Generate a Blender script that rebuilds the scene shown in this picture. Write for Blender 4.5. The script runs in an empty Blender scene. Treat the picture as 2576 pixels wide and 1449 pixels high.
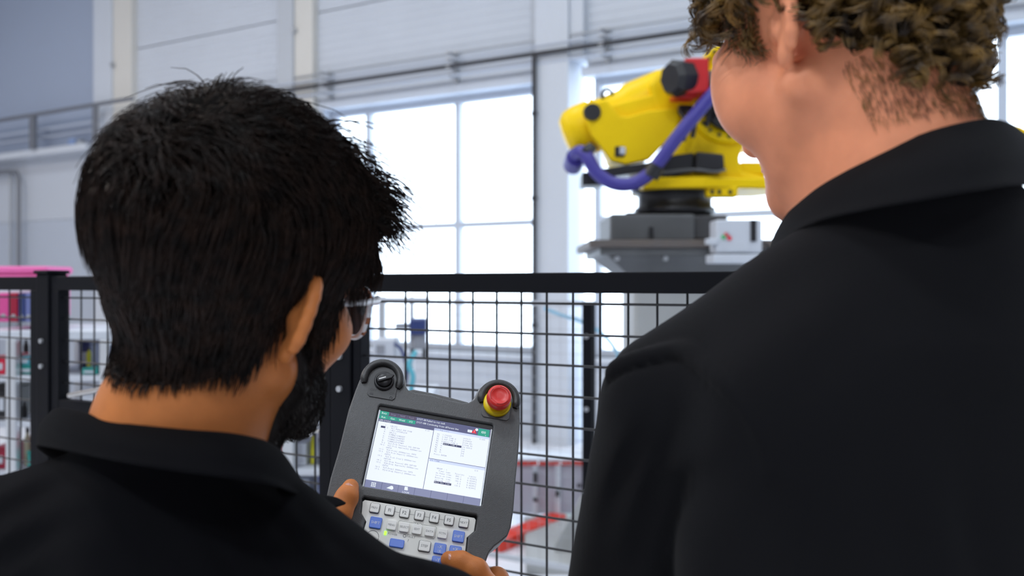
import bpy, bmesh, math, random
import numpy as np
from mathutils import Vector, Matrix

# ------------------------------------------------------------------ camera, world, lights
scene = bpy.context.scene
COL = scene.collection
A = math.radians(30.5)            # the camera is turned 30.5 degrees towards the left end of the hall
FPX, CX, CY = 2300.0, 1288.0, 716.0
EYE = Vector((0, 0, 1.5))
FWD = Vector((-math.sin(A), math.cos(A), 0))
RIGHT = Vector((math.cos(A), math.sin(A), 0))

cam_data = bpy.data.cameras.new('camera')
cam = bpy.data.objects.new('camera', cam_data)
COL.objects.link(cam)
cam.location = EYE
cam.rotation_euler = (math.pi / 2, 0, A)
cam_data.sensor_width = 36
cam_data.lens = 36 * FPX / 2576
cam_data.shift_y = -8.5 / 2576
cam_data.clip_start = 0.02
cam_data.dof.use_dof = True
cam_data.dof.focus_distance = 1.06
cam_data.dof.aperture_fstop = 4.6
scene.camera = cam

scene.view_settings.view_transform = 'Standard'
scene.view_settings.look = 'None'
scene.view_settings.gamma = 1
scene.view_settings.use_curve_mapping = False
scene.view_settings.exposure = 0.42

world = bpy.data.worlds.new('overcast_sky')
scene.world = world
world.use_nodes = True
bg = world.node_tree.nodes['Background']
bg.inputs[0].default_value = (0.76, 0.87, 1.0, 1)
bg.inputs[1].default_value = 3.6
scene.cycles.use_denoising = True
scene.cycles.max_bounces = 8
scene.cycles.transparent_max_bounces = 24
scene.cycles.sample_clamp_indirect = 6.0

LAMP_W = 105.0
LAMPS = [(-12.0, 4.2), (-8.0, 4.2), (-4.0, 4.2), (0.0, 4.2), (3.5, 4.2), (-9.0, -0.6), (-4.5, -3.0), (-0.9, -0.4), (-0.5, -3.6), (3.5, -3.0)]  # the one over the people is added to brighten heads and controller
LAMP_POWER = [0.26, 0.30, 0.42, 0.46, 0.4, 2.4, 0.8, 0.62, 1.12, 0.8]
for (lx, ly), lp in zip(LAMPS, LAMP_POWER):
    ld = bpy.data.lights.new('lamp_light', 'AREA')
    ld.shape = 'RECTANGLE'; ld.size = 1.5; ld.size_y = 0.5
    ld.energy = LAMP_W * lp; ld.color = (0.88, 0.94, 1.0) if lx > -8 or ly > 0 else (1.0, 0.88, 0.78)  # far left lamp tinted warm and boosted for a rim on black hair
    lo = bpy.data.objects.new('lamp_light', ld); COL.objects.link(lo)
    lo.location = (lx, ly, 6.56)

# ------------------------------------------------------------------ helpers
def ray(px, py):
    return FWD + RIGHT * ((px - CX) / FPX) + Vector((0, 0, (CY - py) / FPX))
def at(px, py, depth):                       # world point seen at this pixel at this distance
    return EYE + ray(px, py) * depth
def on_wall(px, py, Y):
    d = ray(px, py); return EYE + d * (Y / d.y)
def v(px, py, depth):                        # the same in the frame (right, forward, up) the people are built in
    return np.array(((px - CX) / FPX * depth, depth, 1.5 + (CY - py) / FPX * depth))

MATS = {}
def mat(name, color, rough=0.5, metal=0.0, bump=0.0, bscale=200.0, var=0.0, vscale=8.0, spec=0.5, emit=None, estr=1.0, sss=0.0,
        sheen=0.0, coat=0.0, color2=None):
    if name in MATS: return MATS[name]
    m = bpy.data.materials.new(name); m.use_nodes = True
    nt = m.node_tree; b = nt.nodes['Principled BSDF']
    c = tuple(color) + (1,)
    b.inputs['Base Color'].default_value = c
    b.inputs['Roughness'].default_value = rough
    b.inputs['Metallic'].default_value = metal
    b.inputs['Specular IOR Level'].default_value = spec
    b.inputs['Sheen Weight'].default_value = sheen
    b.inputs['Coat Weight'].default_value = coat
    if sss:
        b.inputs['Subsurface Weight'].default_value = sss
        b.inputs['Subsurface Radius'].default_value = (0.010, 0.004, 0.002)
        b.inputs['Subsurface Scale'].default_value = 1.0
    if emit:
        b.inputs['Emission Color'].default_value = tuple(emit) + (1,)
        b.inputs['Emission Strength'].default_value = estr
    tc = nt.nodes.new('ShaderNodeTexCoord')
    if var > 0 or color2:
        n = nt.nodes.new('ShaderNodeTexNoise'); n.inputs['Scale'].default_value = vscale; n.inputs['Detail'].default_value = 5
        nt.links.new(tc.outputs['Object'], n.inputs['Vector'])
        r = nt.nodes.new('ShaderNodeValToRGB')
        lo = tuple(max(0, x * (1 - var)) for x in color); hi = tuple(min(1, x * (1 + var)) for x in color)
        if color2: lo, hi = color, color2
        r.color_ramp.elements[0].position = 0.35; r.color_ramp.elements[1].position = 0.68
        r.color_ramp.elements[0].color = tuple(lo) + (1,); r.color_ramp.elements[1].color = tuple(hi) + (1,)
        nt.links.new(n.outputs['Fac'], r.inputs['Fac']); nt.links.new(r.outputs['Color'], b.inputs['Base Color'])
    if bump > 0:
        n2 = nt.nodes.new('ShaderNodeTexNoise'); n2.inputs['Scale'].default_value = bscale; n2.inputs['Detail'].default_value = 3
        nt.links.new(tc.outputs['Object'], n2.inputs['Vector'])
        bp = nt.nodes.new('ShaderNodeBump'); bp.inputs['Strength'].default_value = bump; bp.inputs['Distance'].default_value = 0.001
        nt.links.new(n2.outputs['Fac'], bp.inputs['Height']); nt.links.new(bp.outputs['Normal'], b.inputs['Normal'])
    MATS[name] = m
    return m

def glass_mat(name, tint=(1, 1, 1), gloss=0.06):
    if name in MATS: return MATS[name]
    m = bpy.data.materials.new(name); m.use_nodes = True
    nt = m.node_tree; nt.nodes.clear()
    o = nt.nodes.new('ShaderNodeOutputMaterial'); mx = nt.nodes.new('ShaderNodeMixShader')
    t = nt.nodes.new('ShaderNodeBsdfTransparent'); t.inputs[0].default_value = tuple(tint) + (1,)
    g = nt.nodes.new('ShaderNodeBsdfGlossy'); g.inputs['Roughness'].default_value = 0.03
    mx.inputs[0].default_value = gloss
    nt.links.new(t.outputs[0], mx.inputs[1]); nt.links.new(g.outputs[0], mx.inputs[2]); nt.links.new(mx.outputs[0], o.inputs[0])
    MATS[name] = m
    return m

def link(name, me, m=None, parent=None, label=None, cat=None, group=None, kind=None, loc=None, rotz=None, bevel=0.0, matrix=None, segs=2):
    o = bpy.data.objects.new(name, me); COL.objects.link(o)
    if me is not None and m is not None and len(me.materials) == 0: me.materials.append(m)
    if parent is not None: o.parent = parent
    if matrix is not None: o.matrix_local = matrix
    if loc is not None: o.location = loc
    if rotz is not None: o.rotation_euler = (0, 0, rotz)
    if label: o['label'] = label
    if cat: o['category'] = cat
    if group: o['group'] = group
    if kind: o['kind'] = kind
    if bevel > 0:
        md = o.modifiers.new('bevel', 'BEVEL'); md.width = bevel; md.segments = segs; md.limit_method = 'ANGLE'; md.angle_limit = math.radians(35)
        md.harden_normals = False
    return o
def thing(name, label, cat, loc=(0, 0, 0), rotz=0.0, group=None):
    return link(name, None, label=label, cat=cat, group=group, loc=loc, rotz=rotz)
def clone(root, loc, label=None, rotz=None):
    r = root.copy(); COL.objects.link(r); r.location = loc
    if rotz is not None: r.rotation_euler = (0, 0, rotz)
    if label: r['label'] = label
    for ch in root.children:
        c = ch.copy(); COL.objects.link(c); c.parent = r
        for g in ch.children:
            d = g.copy(); COL.objects.link(d); d.parent = c
    return r

def basis(d):
    d = Vector(d).normalized()
    up = Vector((0, 0, 1)) if abs(d.z) < 0.95 else Vector((1, 0, 0))
    x = up.cross(d).normalized(); y = d.cross(x)
    return x, y, d

class MB:
    """collects shapes for one mesh"""
    def __init__(s): s.v = []; s.f = []; s.sm = []
    def add(s, vs, fs, smooth=False):
        n = len(s.v); s.v += [tuple(p) for p in vs]; s.f += [tuple(i + n for i in f) for f in fs]; s.sm += [smooth] * len(fs); return s
    def box(s, c, d, rot=None):
        c = Vector(c); vs = []
        for i in (-1, 1):
            for j in (-1, 1):
                for k in (-1, 1):
                    p = Vector((i * d[0] / 2, j * d[1] / 2, k * d[2] / 2))
                    if rot is not None: p = rot @ p
                    vs.append(c + p)
        return s.add(vs, [(0, 1, 3, 2), (4, 6, 7, 5), (0, 4, 5, 1), (2, 3, 7, 6), (0, 2, 6, 4), (1, 5, 7, 3)])
    def span(s, lo, hi):
        lo = Vector(lo); hi = Vector(hi); return s.box((lo + hi) / 2, hi - lo)
    def cyl(s, a, b, r0, r1=None, n=16, smooth=True):
        a = Vector(a); b = Vector(b); r1 = r0 if r1 is None else r1
        x, y, d = basis(b - a); vs = []
        for c, r in ((a, r0), (b, r1)):
            for i in range(n):
                t = 2 * math.pi * i / n; vs.append(c + x * (r * math.cos(t)) + y * (r * math.sin(t)))
        s.add(vs, [(i, (i + 1) % n, n + (i + 1) % n, n + i) for i in range(n)], smooth)
        s.add(vs[:n], [tuple(range(n - 1, -1, -1))]); return s.add(vs[n:], [tuple(range(n))])
    def tube(s, pts, r, n=8, closed=False, caps=True):
        pts = [Vector(p) for p in pts]; m = len(pts); vs = []; px = None
        rr = r if hasattr(r, '__len__') else [r] * m
        for i, p in enumerate(pts):
            if closed: t = pts[(i + 1) % m] - pts[i - 1]
            else: t = pts[min(i + 1, m - 1)] - pts[max(i - 1, 0)]
            t.normalize()
            if px is None: px, _, _ = basis(t)
            px = (px - t * px.dot(t)).normalized(); py = t.cross(px)
            for k in range(n):
                a = 2 * math.pi * k / n; vs.append(p + px * (rr[i] * math.cos(a)) + py * (rr[i] * math.sin(a)))
        fs = []
        for i in range(m if closed else m - 1):
            j = (i + 1) % m
            for k in range(n): fs.append((i * n + k, i * n + (k + 1) % n, j * n + (k + 1) % n, j * n + k))
        s.add(vs, fs, True)
        if caps and not closed:
            s.add(vs[:n], [tuple(range(n - 1, -1, -1))]); s.add(vs[-n:], [tuple(range(n))])
        return s
    def lathe(s, prof, M=None, n=28, smooth=True):
        M = M or Matrix(); vs = []
        for r, z in prof:
            for i in range(n):
                t = 2 * math.pi * i / n; vs.append(M @ Vector((r * math.cos(t), r * math.sin(t), z)))
        m = len(prof); fs = []
        for j in range(m - 1):
            for i in range(n): fs.append((j * n + i, j * n + (i + 1) % n, (j + 1) * n + (i + 1) % n, (j + 1) * n + i))
        s.add(vs, fs, smooth)
        s.add(vs[:n], [tuple(range(n - 1, -1, -1))]); return s.add(vs[-n:], [tuple(range(n))])
    def prism(s, outline, a, b, M=None):
        M = M or Matrix(); n = len(outline)
        vs = [M @ Vector((x, y, a)) for x, y in outline] + [M @ Vector((x, y, b)) for x, y in outline]
        fs = [tuple(range(n - 1, -1, -1)), tuple(range(n, 2 * n))] + [(i, (i + 1) % n, n + (i + 1) % n, n + i) for i in range(n)]
        return s.add(vs, fs)
    def mesh(s, name):
        me = bpy.data.meshes.new(name); me.from_pydata(s.v, [], s.f); me.update()
        me.polygons.foreach_set('use_smooth', s.sm)
        bm = bmesh.new(); bm.from_mesh(me); bmesh.ops.recalc_face_normals(bm, faces=bm.faces); bm.to_mesh(me); bm.free()
        return me
    def build(s, name, m, parent=None, **kw): return link(name, s.mesh(name), m, parent, **kw)

def fast_mesh(name, V, Q, smooth=True):
    """numpy verts (n,3) and quads (m,4)"""
    me = bpy.data.meshes.new(name)
    me.vertices.add(len(V)); me.vertices.foreach_set('co', np.asarray(V, np.float32).ravel())
    me.loops.add(Q.size); me.loops.foreach_set('vertex_index', Q.astype(np.int32).ravel())
    me.polygons.add(len(Q)); me.polygons.foreach_set('loop_start', np.arange(0, Q.size, Q.shape[1], dtype=np.int32))
    me.polygons.foreach_set('use_smooth', np.full(len(Q), smooth))
    me.update(calc_edges=True); me.validate()
    return me

def catmull(P, n):
    P = np.asarray(P, float); P = np.vstack([2 * P[0] - P[1], P, 2 * P[-1] - P[-2]]); m = len(P) - 3; out = []
    for u in np.linspace(0, m - 1e-6, n):
        i = int(u); t = u - i; a, b, c, d = P[i:i + 4]
        out.append(0.5 * ((2 * b) + (c - a) * t + (2 * a - 5 * b + 4 * c - d) * t * t + (3 * b - a - 3 * c + d) * t ** 3))
    return np.array(out)

def shape2d(name, outlines, z0, z1, bevel=0.0):
    """flat outline with holes, given thickness and rounded rims -> mesh"""
    cu = bpy.data.curves.new(name, 'CURVE'); cu.dimensions = '2D'; cu.fill_mode = 'BOTH'
    for ol in outlines:
        sp = cu.splines.new('POLY'); sp.points.add(len(ol) - 1); sp.use_cyclic_u = True
        for p, (x, y) in zip(sp.points, ol): p.co = (x, y, 0, 1)
    cu.extrude = (z1 - z0) / 2 - bevel; cu.bevel_depth = bevel; cu.bevel_resolution = 2; cu.offset = -bevel
    o = bpy.data.objects.new(name, cu); COL.objects.link(o)
    dg = bpy.context.evaluated_depsgraph_get()
    me = bpy.data.meshes.new_from_object(o.evaluated_get(dg)); me.name = name
    me.transform(Matrix.Translation((0, 0, (z0 + z1) / 2)))
    bpy.data.objects.remove(o); bpy.data.curves.remove(cu)
    return me

def rrect(cx, cy, w, h, r, n=4):
    out = []
    for sx, sy, a0 in ((1, 1, 0), (-1, 1, 90), (-1, -1, 180), (1, -1, 270)):
        for i in range(n + 1):
            a = math.radians(a0 + 90 * i / n)
            out.append((cx + sx * (w / 2 - r) + r * math.cos(a), cy + sy * (h / 2 - r) + r * math.sin(a)))
    return out

GLYPH = {}
def glyph(ch):
    if ch in GLYPH: return GLYPH[ch]
    cu = bpy.data.curves.new('glyph', 'FONT'); cu.body = ch; cu.size = 1.0; cu.resolution_u = 2; cu.fill_mode = 'FRONT'
    o = bpy.data.objects.new('glyph', cu); COL.objects.link(o)
    me = bpy.data.meshes.new_from_object(o.evaluated_get(bpy.context.evaluated_depsgraph_get()))
    vs = [(p.co.x, p.co.y) for p in me.vertices]; fs = [tuple(p.vertices) for p in me.polygons]
    bpy.data.objects.remove(o); bpy.data.curves.remove(cu); bpy.data.meshes.remove(me)
    x0 = min((p[0] for p in vs), default=0); x1 = max((p[0] for p in vs), default=0.3)
    GLYPH[ch] = ([(p[0] - x0, p[1]) for p in vs], fs, x1 - x0)
    return GLYPH[ch]
def write(mb, txt, x, y, size, z, align='L', mono=0.0, squeeze=1.0):
    """lettering laid flat at height z; size = cap height"""
    k = size / 0.70; adv = []
    for ch in txt:
        w = 0.28 if ch == ' ' else glyph(ch)[2] * squeeze + 0.09
        adv.append(mono / k if mono else w)
    tot = sum(adv) * k
    cx = x - (tot / 2 if align == 'C' else tot if align == 'R' else 0)
    for ch, a in zip(txt, adv):
        if ch != ' ':
            vs, fs, w = glyph(ch); off = 0
            sq = squeeze
            if mono:
                sq = min(1.0, (mono / k * 0.86) / max(w, 1e-4)); off = (mono / k - w * sq) / 2
            mb.add([(cx + (off + px * sq) * k, y + py * k, z) for px, py in vs], fs)
        cx += a * k
# ------------------------------------------------------------------ the hall
WY = 7.7                                     # inner face of the window wall
X0, X1, Y0, Y1, H = -15.5, 7.0, -8.0, WY, 7.0
M_panel = mat('cream_panel', (0.62, 0.66, 0.73), 0.55, var=0.02, vscale=2)
M_white = mat('white_paint', (0.62, 0.66, 0.73), 0.5)
M_beige = mat('beige_trim', (0.70, 0.68, 0.64), 0.55)
M_blue = mat('blue_grey_panel', (0.37, 0.43, 0.56), 0.6)
M_pale = mat('pale_grey_panel', (0.57, 0.61, 0.68), 0.6)
M_grey = mat('grey_strip', (0.52, 0.55, 0.60), 0.6)
M_floor = mat('epoxy_floor', (0.80, 0.82, 0.88), 0.32, var=0.05, vscale=1.5)
M_ceil = mat('ceiling_paint', (0.62, 0.62, 0.62), 0.8)
M_rear = mat('hall_paint', (0.42, 0.42, 0.43), 0.8)
M_alu = mat('aluminium', (0.75, 0.77, 0.80), 0.35, 0.7)
M_frame = mat('window_frame_paint', (0.58, 0.63, 0.72), 0.4)
M_glass = glass_mat('window_glass', (0.97, 0.985, 1.0), 0.05)
M_dark = mat('black_pipe', (0.03, 0.03, 0.035), 0.45)
M_galv = mat('galvanised', (0.48, 0.50, 0.53), 0.4, 0.6)
M_whitened = mat('whitened_ground', (0.85, 0.87, 0.9), 0.9)  # ground made white to keep the windows bright below the horizon

S = dict(kind='structure')
MB().span((X0 - .2, Y0 - .2, -0.2), (X1 + .2, Y1 + .3, 0)).build('floor', M_floor, **S)
MB().span((X0 - .2, Y0 - .2, H), (X1 + .2, Y1 + .3, H + .2)).build('ceiling', M_ceil, **S)
MB().span((X0 - .2, Y0, 0), (X0, Y1 + .3, H)).build('wall_left', M_pale, **S)
MB().span((X1, Y0, 0), (X1 + .2, Y1 + .3, H)).build('wall_right', M_rear, **S)
MB().span((X0, Y0 - .2, 0), (X1, Y0, H)).build('wall_front', M_rear, **S)
MB().span((X0 - 30, Y1 + .35, -0.6), (X1 + 30, Y1 + 60, -0.4)).build('ground_outside', M_whitened, **S)

WIN = [(-6.98, -4.215, [-6.45, -5.27]), (-3.72, -0.78, [-2.72, -1.75]), (-0.35, 2.7, [0.65, 1.68])]
ZB, ZT, ZM = 0.82, 3.44, 2.115
TH = 0.30                                    # wall thickness

wall = link('wall_back', None, kind='structure', loc=(0, 0, 0))
def ribbed(x0, x1, z0, z1, m, pitch=0.088, depth=0.007, name='cladding_panel'):
    prof = [(z0, 0)]; z = z0
    while z + pitch < z1 - 0.001:
        prof += [(z + pitch * 0.42, 0), (z + pitch * 0.5, depth), (z + pitch * 0.92, depth), (z + pitch, 0)]; z += pitch
    prof.append((z1, 0)); mb = MB(); n = len(prof)
    vs = [(x0, WY - d, q) for q, d in prof] + [(x1, WY - d, q) for q, d in prof]
    mb.add(vs, [(i, i + 1, n + i + 1, n + i) for i in range(n - 1)])
    mb.span((x0, WY + 0.01, z0), (x1, WY + TH, z1))
    return mb.build(name, m, wall)
# cladding above the windows: one sheet per bay and course, a joint between courses
def bay(x0, x1, m=M_panel, mlow=M_pale, win=None):
    zs = ZT if win else 2.42
    for a, b in ((zs, 4.53), (4.545, 5.75), (5.765, H)): ribbed(x0, x1, a, b, m)
    if win:
        if win[0] > x0: ribbed(x0, win[0], ZB, ZT, mlow)
        if win[1] < x1: ribbed(win[1], x1, ZB, ZT, mlow)
        ribbed(x0, x1, 0, ZB, mlow, 0.11, 0.009)
    else:
        ribbed(x0, x1, 1.2, 2.41, mlow, 0.3, 0.003); ribbed(x0, x1, 0, 1.19, mlow, 0.11)
bay(-10.14, -7.56)
bay(-7.05, -4.215, win=WIN[0]); bay(-3.72, -0.78, win=WIN[1]); bay(-0.35, 2.75, win=WIN[2]); bay(3.2, X1)
# far left bay: bluish sheet above a ledge, pale sheet below
MB().span((X0, WY - 0.0, 3.36), (-10.87, WY + TH, H)).build('cladding_panel', M_blue, wall)
MB().span((X0, WY - 0.0, 2.40), (-10.87, WY + TH, 3.355)).build('cladding_panel', mat('grey_panel', (0.57, 0.61, 0.68), 0.6), wall)
MB().span((X0, WY - 0.0, 0), (-10.87, WY + TH, 2.395)).build('cladding_panel', mat('grey_panel_low', (0.50, 0.55, 0.64), 0.6), wall)
MB().span((X0, WY - 0.22, 3.27), (-10.9, WY, 3.36)).build('trim_1', M_white, bevel=0.01, **S)
# columns: a white web with a beige flange on one side
for i, (xa, xb, xc, g) in enumerate([(-10.87, -10.5, -10.14, None), (-7.56, -7.32, -7.05, M_grey), (-4.215, -3.86, -3.72, None), (-0.78, -0.5, -0.35, None), (2.75, 3.0, 3.2, None)]):
    col = link('column_%d' % (i + 1), None, kind='structure', loc=(xb, WY - 0.06, 0))
    MB().span((xa - xb, -0.06, 0), (0, TH, H)).build('web', g or M_white, col, bevel=0.006)
    MB().span((0, -0.03, 3.6 if i > 1 else 0), (xc - xb, TH, H)).build('flange', M_beige if i < 2 else M_white, col, bevel=0.006)
    MB().cyl((0.02, -0.075, 4.35), (0.02, -0.02, 4.35), 0.03).build('bolt', M_galv, col)
MB().span((-4.31, WY - 0.03, 3.72), (-4.215, WY, H)).build('trim_2', M_grey, **S)
# windows
for i, (xa, xb, mull) in enumerate(WIN):
    w = link('window_%d' % (i + 1), None, kind='structure', loc=(xa, WY, ZB))
    L = xb - xa; h = ZT - ZB; yd = 0.14
    f = 0.07
    for lo, hi in (((0, yd, 0), (f, yd + .08, h)), ((L - f, yd, 0), (L, yd + .08, h)), ((f, yd, 0), (L - f, yd + .08, f)), ((f, yd, h - f), (L - f, yd + .08, h))):
        MB().span(lo, hi).build('frame', M_frame, w, bevel=0.006)
    MB().span((f, yd + .005, ZM - ZB - .03), (L - f, yd + .07, ZM - ZB + .03)).build('transom', M_frame, w, bevel=0.005)
    for mx in mull: MB().span((mx - xa - .035, yd - .005, f), (mx - xa + .035, yd + .075, h - f)).build('mullion', M_frame, w, bevel=0.005)
    edges = [xa] + mull + [xb]
    for a, b in zip(edges[:-1], edges[1:]):
        for za, zb in ((0.02, ZM - ZB), (ZM - ZB, h - .02)):
            MB().span((a - xa + .02, yd + .036, za), (b - xa - .02, yd + .042, zb)).build('pane', M_glass, w)
    MB().span((-0.02, -0.05, -0.05), (L + .02, yd, 0)).build('sill', M_white, w, bevel=0.006)
    MB().span((-0.05, -0.03, h), (L + .05, yd, h + 0.09)).build('head_trim', M_frame, w, bevel=0.006)

# pipes and conduits along the wall
def pipe_run(name, label, y, z, r, x0, x1, m, cat='pipe'):
    return MB().tube([(x0, 0, 0), ((x0 + x1) / 2, 0, 0), (x1, 0, 0)], r, 10).build(name, m, None, label=label, cat=cat, loc=(0, y, z))
pipe_run('main_pipe', 'thick black pipe running along the wall above the windows', WY - .16, 3.675, 0.021, -8.6, 6.9, M_dark)
pipe_run('conduit', 'thin dark conduit, uppermost of the lines above the windows', WY - .10, 3.82, 0.010, -10.0, 6.9, M_galv)
pipe_run('conduit', 'thin pale conduit between the uppermost conduit and the black pipe', WY - .12, 3.755, 0.012, -10.0, 6.9, mat('pale_conduit', (0.55, 0.60, 0.70), .4, .3))
pipe_run('conduit', 'pale conduit just below the black pipe, over the window heads', WY - .12, 3.595, 0.012, -9.0, 6.9, mat('pale_conduit', (0.55, 0.60, 0.70), .4, .3))
dp = MB().tube([(0, 0, 3.68), (0, 0, 2.0), (0, 0, 0.0)], 0.021, 10)
for q in (3.1, 2.3, 1.1): dp.cyl((0, 0, q), (0, 0, q + .03), .031)
dp.build('drop_pipe', M_dark, None, label='black vertical pipe descending beside the wide window', cat='pipe', loc=(-4.2, WY - .16, 0))
for x, lab in ((-6.84, 'grey pipe bracket above the wide window, nearest the dark-haired head'), (-5.17, 'grey pipe bracket midway above the wide window'), (-3.5, 'grey pipe bracket above the window behind the yellow robot'), (-1.8, 'grey pipe bracket far along the wall above the robot window')):
    b = thing('pipe_bracket', lab, 'bracket', (x, WY, 3.54))
    MB().span((-.022, -.05, 0), (.022, 0, .32)).build('back_plate', M_galv, b, bevel=.003)
    for q in (.055, .135, .215, .28): MB().span((-.02, -.19, q - .012), (.02, -.05, q + .0)).build('arm', M_galv, b)
# railing at the far left with its posts and pipes
rl = thing('pipe_railing', 'grey pipe railing on the ledge at the far left of the wall', 'railing', (-13.1, WY - .25, 3.36))
MB().tube([(-.05, 0, -.28), (-.05, 0, .40), (0.0, 0, .455), (1.0, 0, .46), (2.0, 0, .465), (3.2, 0, .47)], .026, 10).build('top_pipe', mat('railing_paint', (.20, .21, .24), .45, .3), rl)
MB().span((1.06, -.03, 0), (1.16, .03, .45)).build('post', mat('railing_paint', (.2, .21, .24)), rl, bevel=.005)
MB().span((2.42, -.02, -.02), (2.50, .02, .45)).build('post', mat('railing_paint', (.2, .21, .24)), rl, bevel=.005)
for q in (.28, .17): MB().tube([(-.02, .12, q), (1.5, .12, q), (2.4, .12, q + .01)], .016, 8).build('rail', mat('pale_conduit', (.55, .6, .7)), rl)
MB().tube([(-13.3, 0, 3.12), (-12.75, 0, 3.11), (-12.60, 0, 3.09), (-12.54, 0, 3.0), (-12.54, 0, 1.2), (-12.54, 0, 0)], .03, 10).build('bent_pipe', mat('railing_paint', (.2, .21, .24)), None, label='dark pipe bent downwards below the railing at the far left', cat='pipe', loc=(0, WY - .12, 0))
MB().tube([(0, 0, 3.1), (0, 0, 1.5), (0, 0, 0)], .018, 8).build('cable_conduit', M_galv, None, label='thin grey conduit running down the wall beside the bent pipe', cat='pipe', loc=(-12.84, WY - .06, 0))
bx = thing('switch_box', 'small blue and grey switch box on the ledge at the left wall', 'box', (-11.2, WY - .12, 3.36))
MB().span((-.14, -.05, 0), (0, .05, .09)).build('body', mat('blue_box', (.25, .35, .6), .5), bx, bevel=.008); MB().span((.02, -.04, 0), (.12, .04, .07)).build('cover', M_galv, bx, bevel=.008)
# unseen lamps of the hall, placed for their light; one added over the people
for i, (lx, ly) in enumerate(LAMPS):
    l = thing('ceiling_lamp', 'long white ceiling lamp, %s' % ('first of the row along the windows', 'second of the row along the windows', 'third of the row along the windows', 'fourth of the row along the windows', 'last of the row along the windows', 'first of the row over the people, unseen, warmed and strengthened as side light, far towards the blue-grey wall', 'second of the rear row', 'unseen, added straight over the two people as top light', 'third of the rear row', 'last of the rear row')[i], 'lamp', (lx, ly, 6.6), group='lamps under the hall roof')
    MB().span((-.8, -.28, 0), (.8, .28, .09)).build('housing', M_white, l, bevel=.01)
    for sx in (-.6, .6): MB().cyl((sx, 0, .09), (sx, 0, .4), .008, n=6).build('hanger', M_galv, l)

# ------------------------------------------------------------------ the safety fence
FY = 1.365
M_black = mat('black_powder_coat', (0.005, 0.0055, 0.008), 0.6, spec=.12, bump=0.15, bscale=400)
M_wire = mat('black_wire', (0.005, 0.0055, 0.0075), 0.4)
def fence_post(x, label, top=1.535):
    p = thing('fence_post', label, 'post', (x + .025, FY + .005, 0))
    MB().span((-.025, -.025, .01), (.025, .025, top - .008)).build('tube', M_black, p, bevel=.003)
    MB().span((-.03, -.03, top - .008), (.03, .03, top)).build('cap', M_black, p, bevel=.003)
    MB().span((-.07, -.06, 0), (.07, .06, .01)).build('base_plate', M_black, p)
    for q in (1.30, 1.362, .6): MB().cyl((0.0, -.031, q), (0.0, -.024, q), .006, n=10).build('screw', M_galv, p)
    return p
fence_post(-1.200, 'black square fence post directly behind the controller')
fence_post(-2.153, 'black square fence post at the far left beside the dark-haired head')
fence_post(0.14, 'black square fence post hidden behind the tall person')
def fence_panel(xa, xb, label, v0, top=1.520, bottom=.12, cross=None, side=.03):
    p = thing('mesh_fence', label, 'fence', (xa, FY, 0))
    L = xb - xa
    MB().span((0, -.015, top - .034), (L, .015, top)).build('top_rail', M_black, p, bevel=.002)
    MB().span((0, -.015, bottom - .03), (L, .015, bottom)).build('bottom_rail', M_black, p, bevel=.002)
    for q in (0, L - side): MB().span((q, -.015, bottom), (q + side, .015, top - .034)).build('side_rail', M_black, p, bevel=.002)
    x = v0; hv = None; hh = None
    while x < L - .02:
        if hv is None: hv = MB().cyl((0, 0, bottom), (0, 0, top - .033), .0021, n=8).mesh('wire')
        link('wire', hv, M_wire, p, loc=(x, .003, 0)); x += .0498
    z = 1.468
    while z > bottom:
        if hh is None: hh = MB().cyl((0, 0, 0), (L, 0, 0), .0021, n=8).mesh('wire')
        link('wire', hh, M_wire, p, loc=(0, -.001, z)); z -= .0517
    return p
fence_panel(-1.148, 0.138, 'black wire mesh fence panel behind the controller', .112, side=.018)
gate = fence_panel(-2.10, -1.204, 'black wire mesh gate panel behind the dark-haired head', .043)
MB().span((.03, -.015, 1.165), (.34, .015, 1.222)).build('lock_bar', M_black, gate, bevel=.003)
MB().cyl((.08, -.02, 1.235), (.36, -.02, 1.285), .006, n=8).build('latch_rod', mat('steel', (.5, .5, .5), .3, .9), gate)
MB().cyl((.62, -.012, 1.212), (.866, -.012, 1.212), .004, n=8).build('stay_rod', mat('steel', (.5, .5, .5), .3, .9), gate)
fence_panel(-3.30, -2.156, 'black wire mesh fence panel at the left edge of the view', .05)
# second fence further back
rf = thing('rear_fence', 'black mesh fence standing further back in front of the windows', 'fence', (-4.52, 4.0, 0))
Lr = 2.62
MB().span((Lr - .05, -.025, 0), (Lr, .025, 1.42)).build('post', M_black, rf, bevel=.003)
MB().span((-.3, -.025, 0), (-.25, .025, 1.42)).build('post', M_black, rf, bevel=.003)
MB().span((-.25, -.012, 1.395), (Lr - .05, .012, 1.42)).build('top_rail', M_grey, rf)
MB().span((-.25, -.012, .1), (Lr - .05, .012, .125)).build('bottom_rail', M_grey, rf)
mb = MB(); q = -.2
while q < Lr - .06: mb.cyl((q, 0, .12), (q, 0, 1.40), .0012, n=4); q += .06
q = .2
while q < 1.38: mb.cyl((-.25, .002, q), (Lr - .05, .002, q), .0012, n=4); q += .06
mb.build('wire_infill', M_galv, rf, kind='stuff')
for q in (.5, .9, 1.25): MB().cyl((Lr - .025, -.03, q), (Lr - .025, -.024, q), .012, n=8).build('screw', M_galv, rf)
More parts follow.
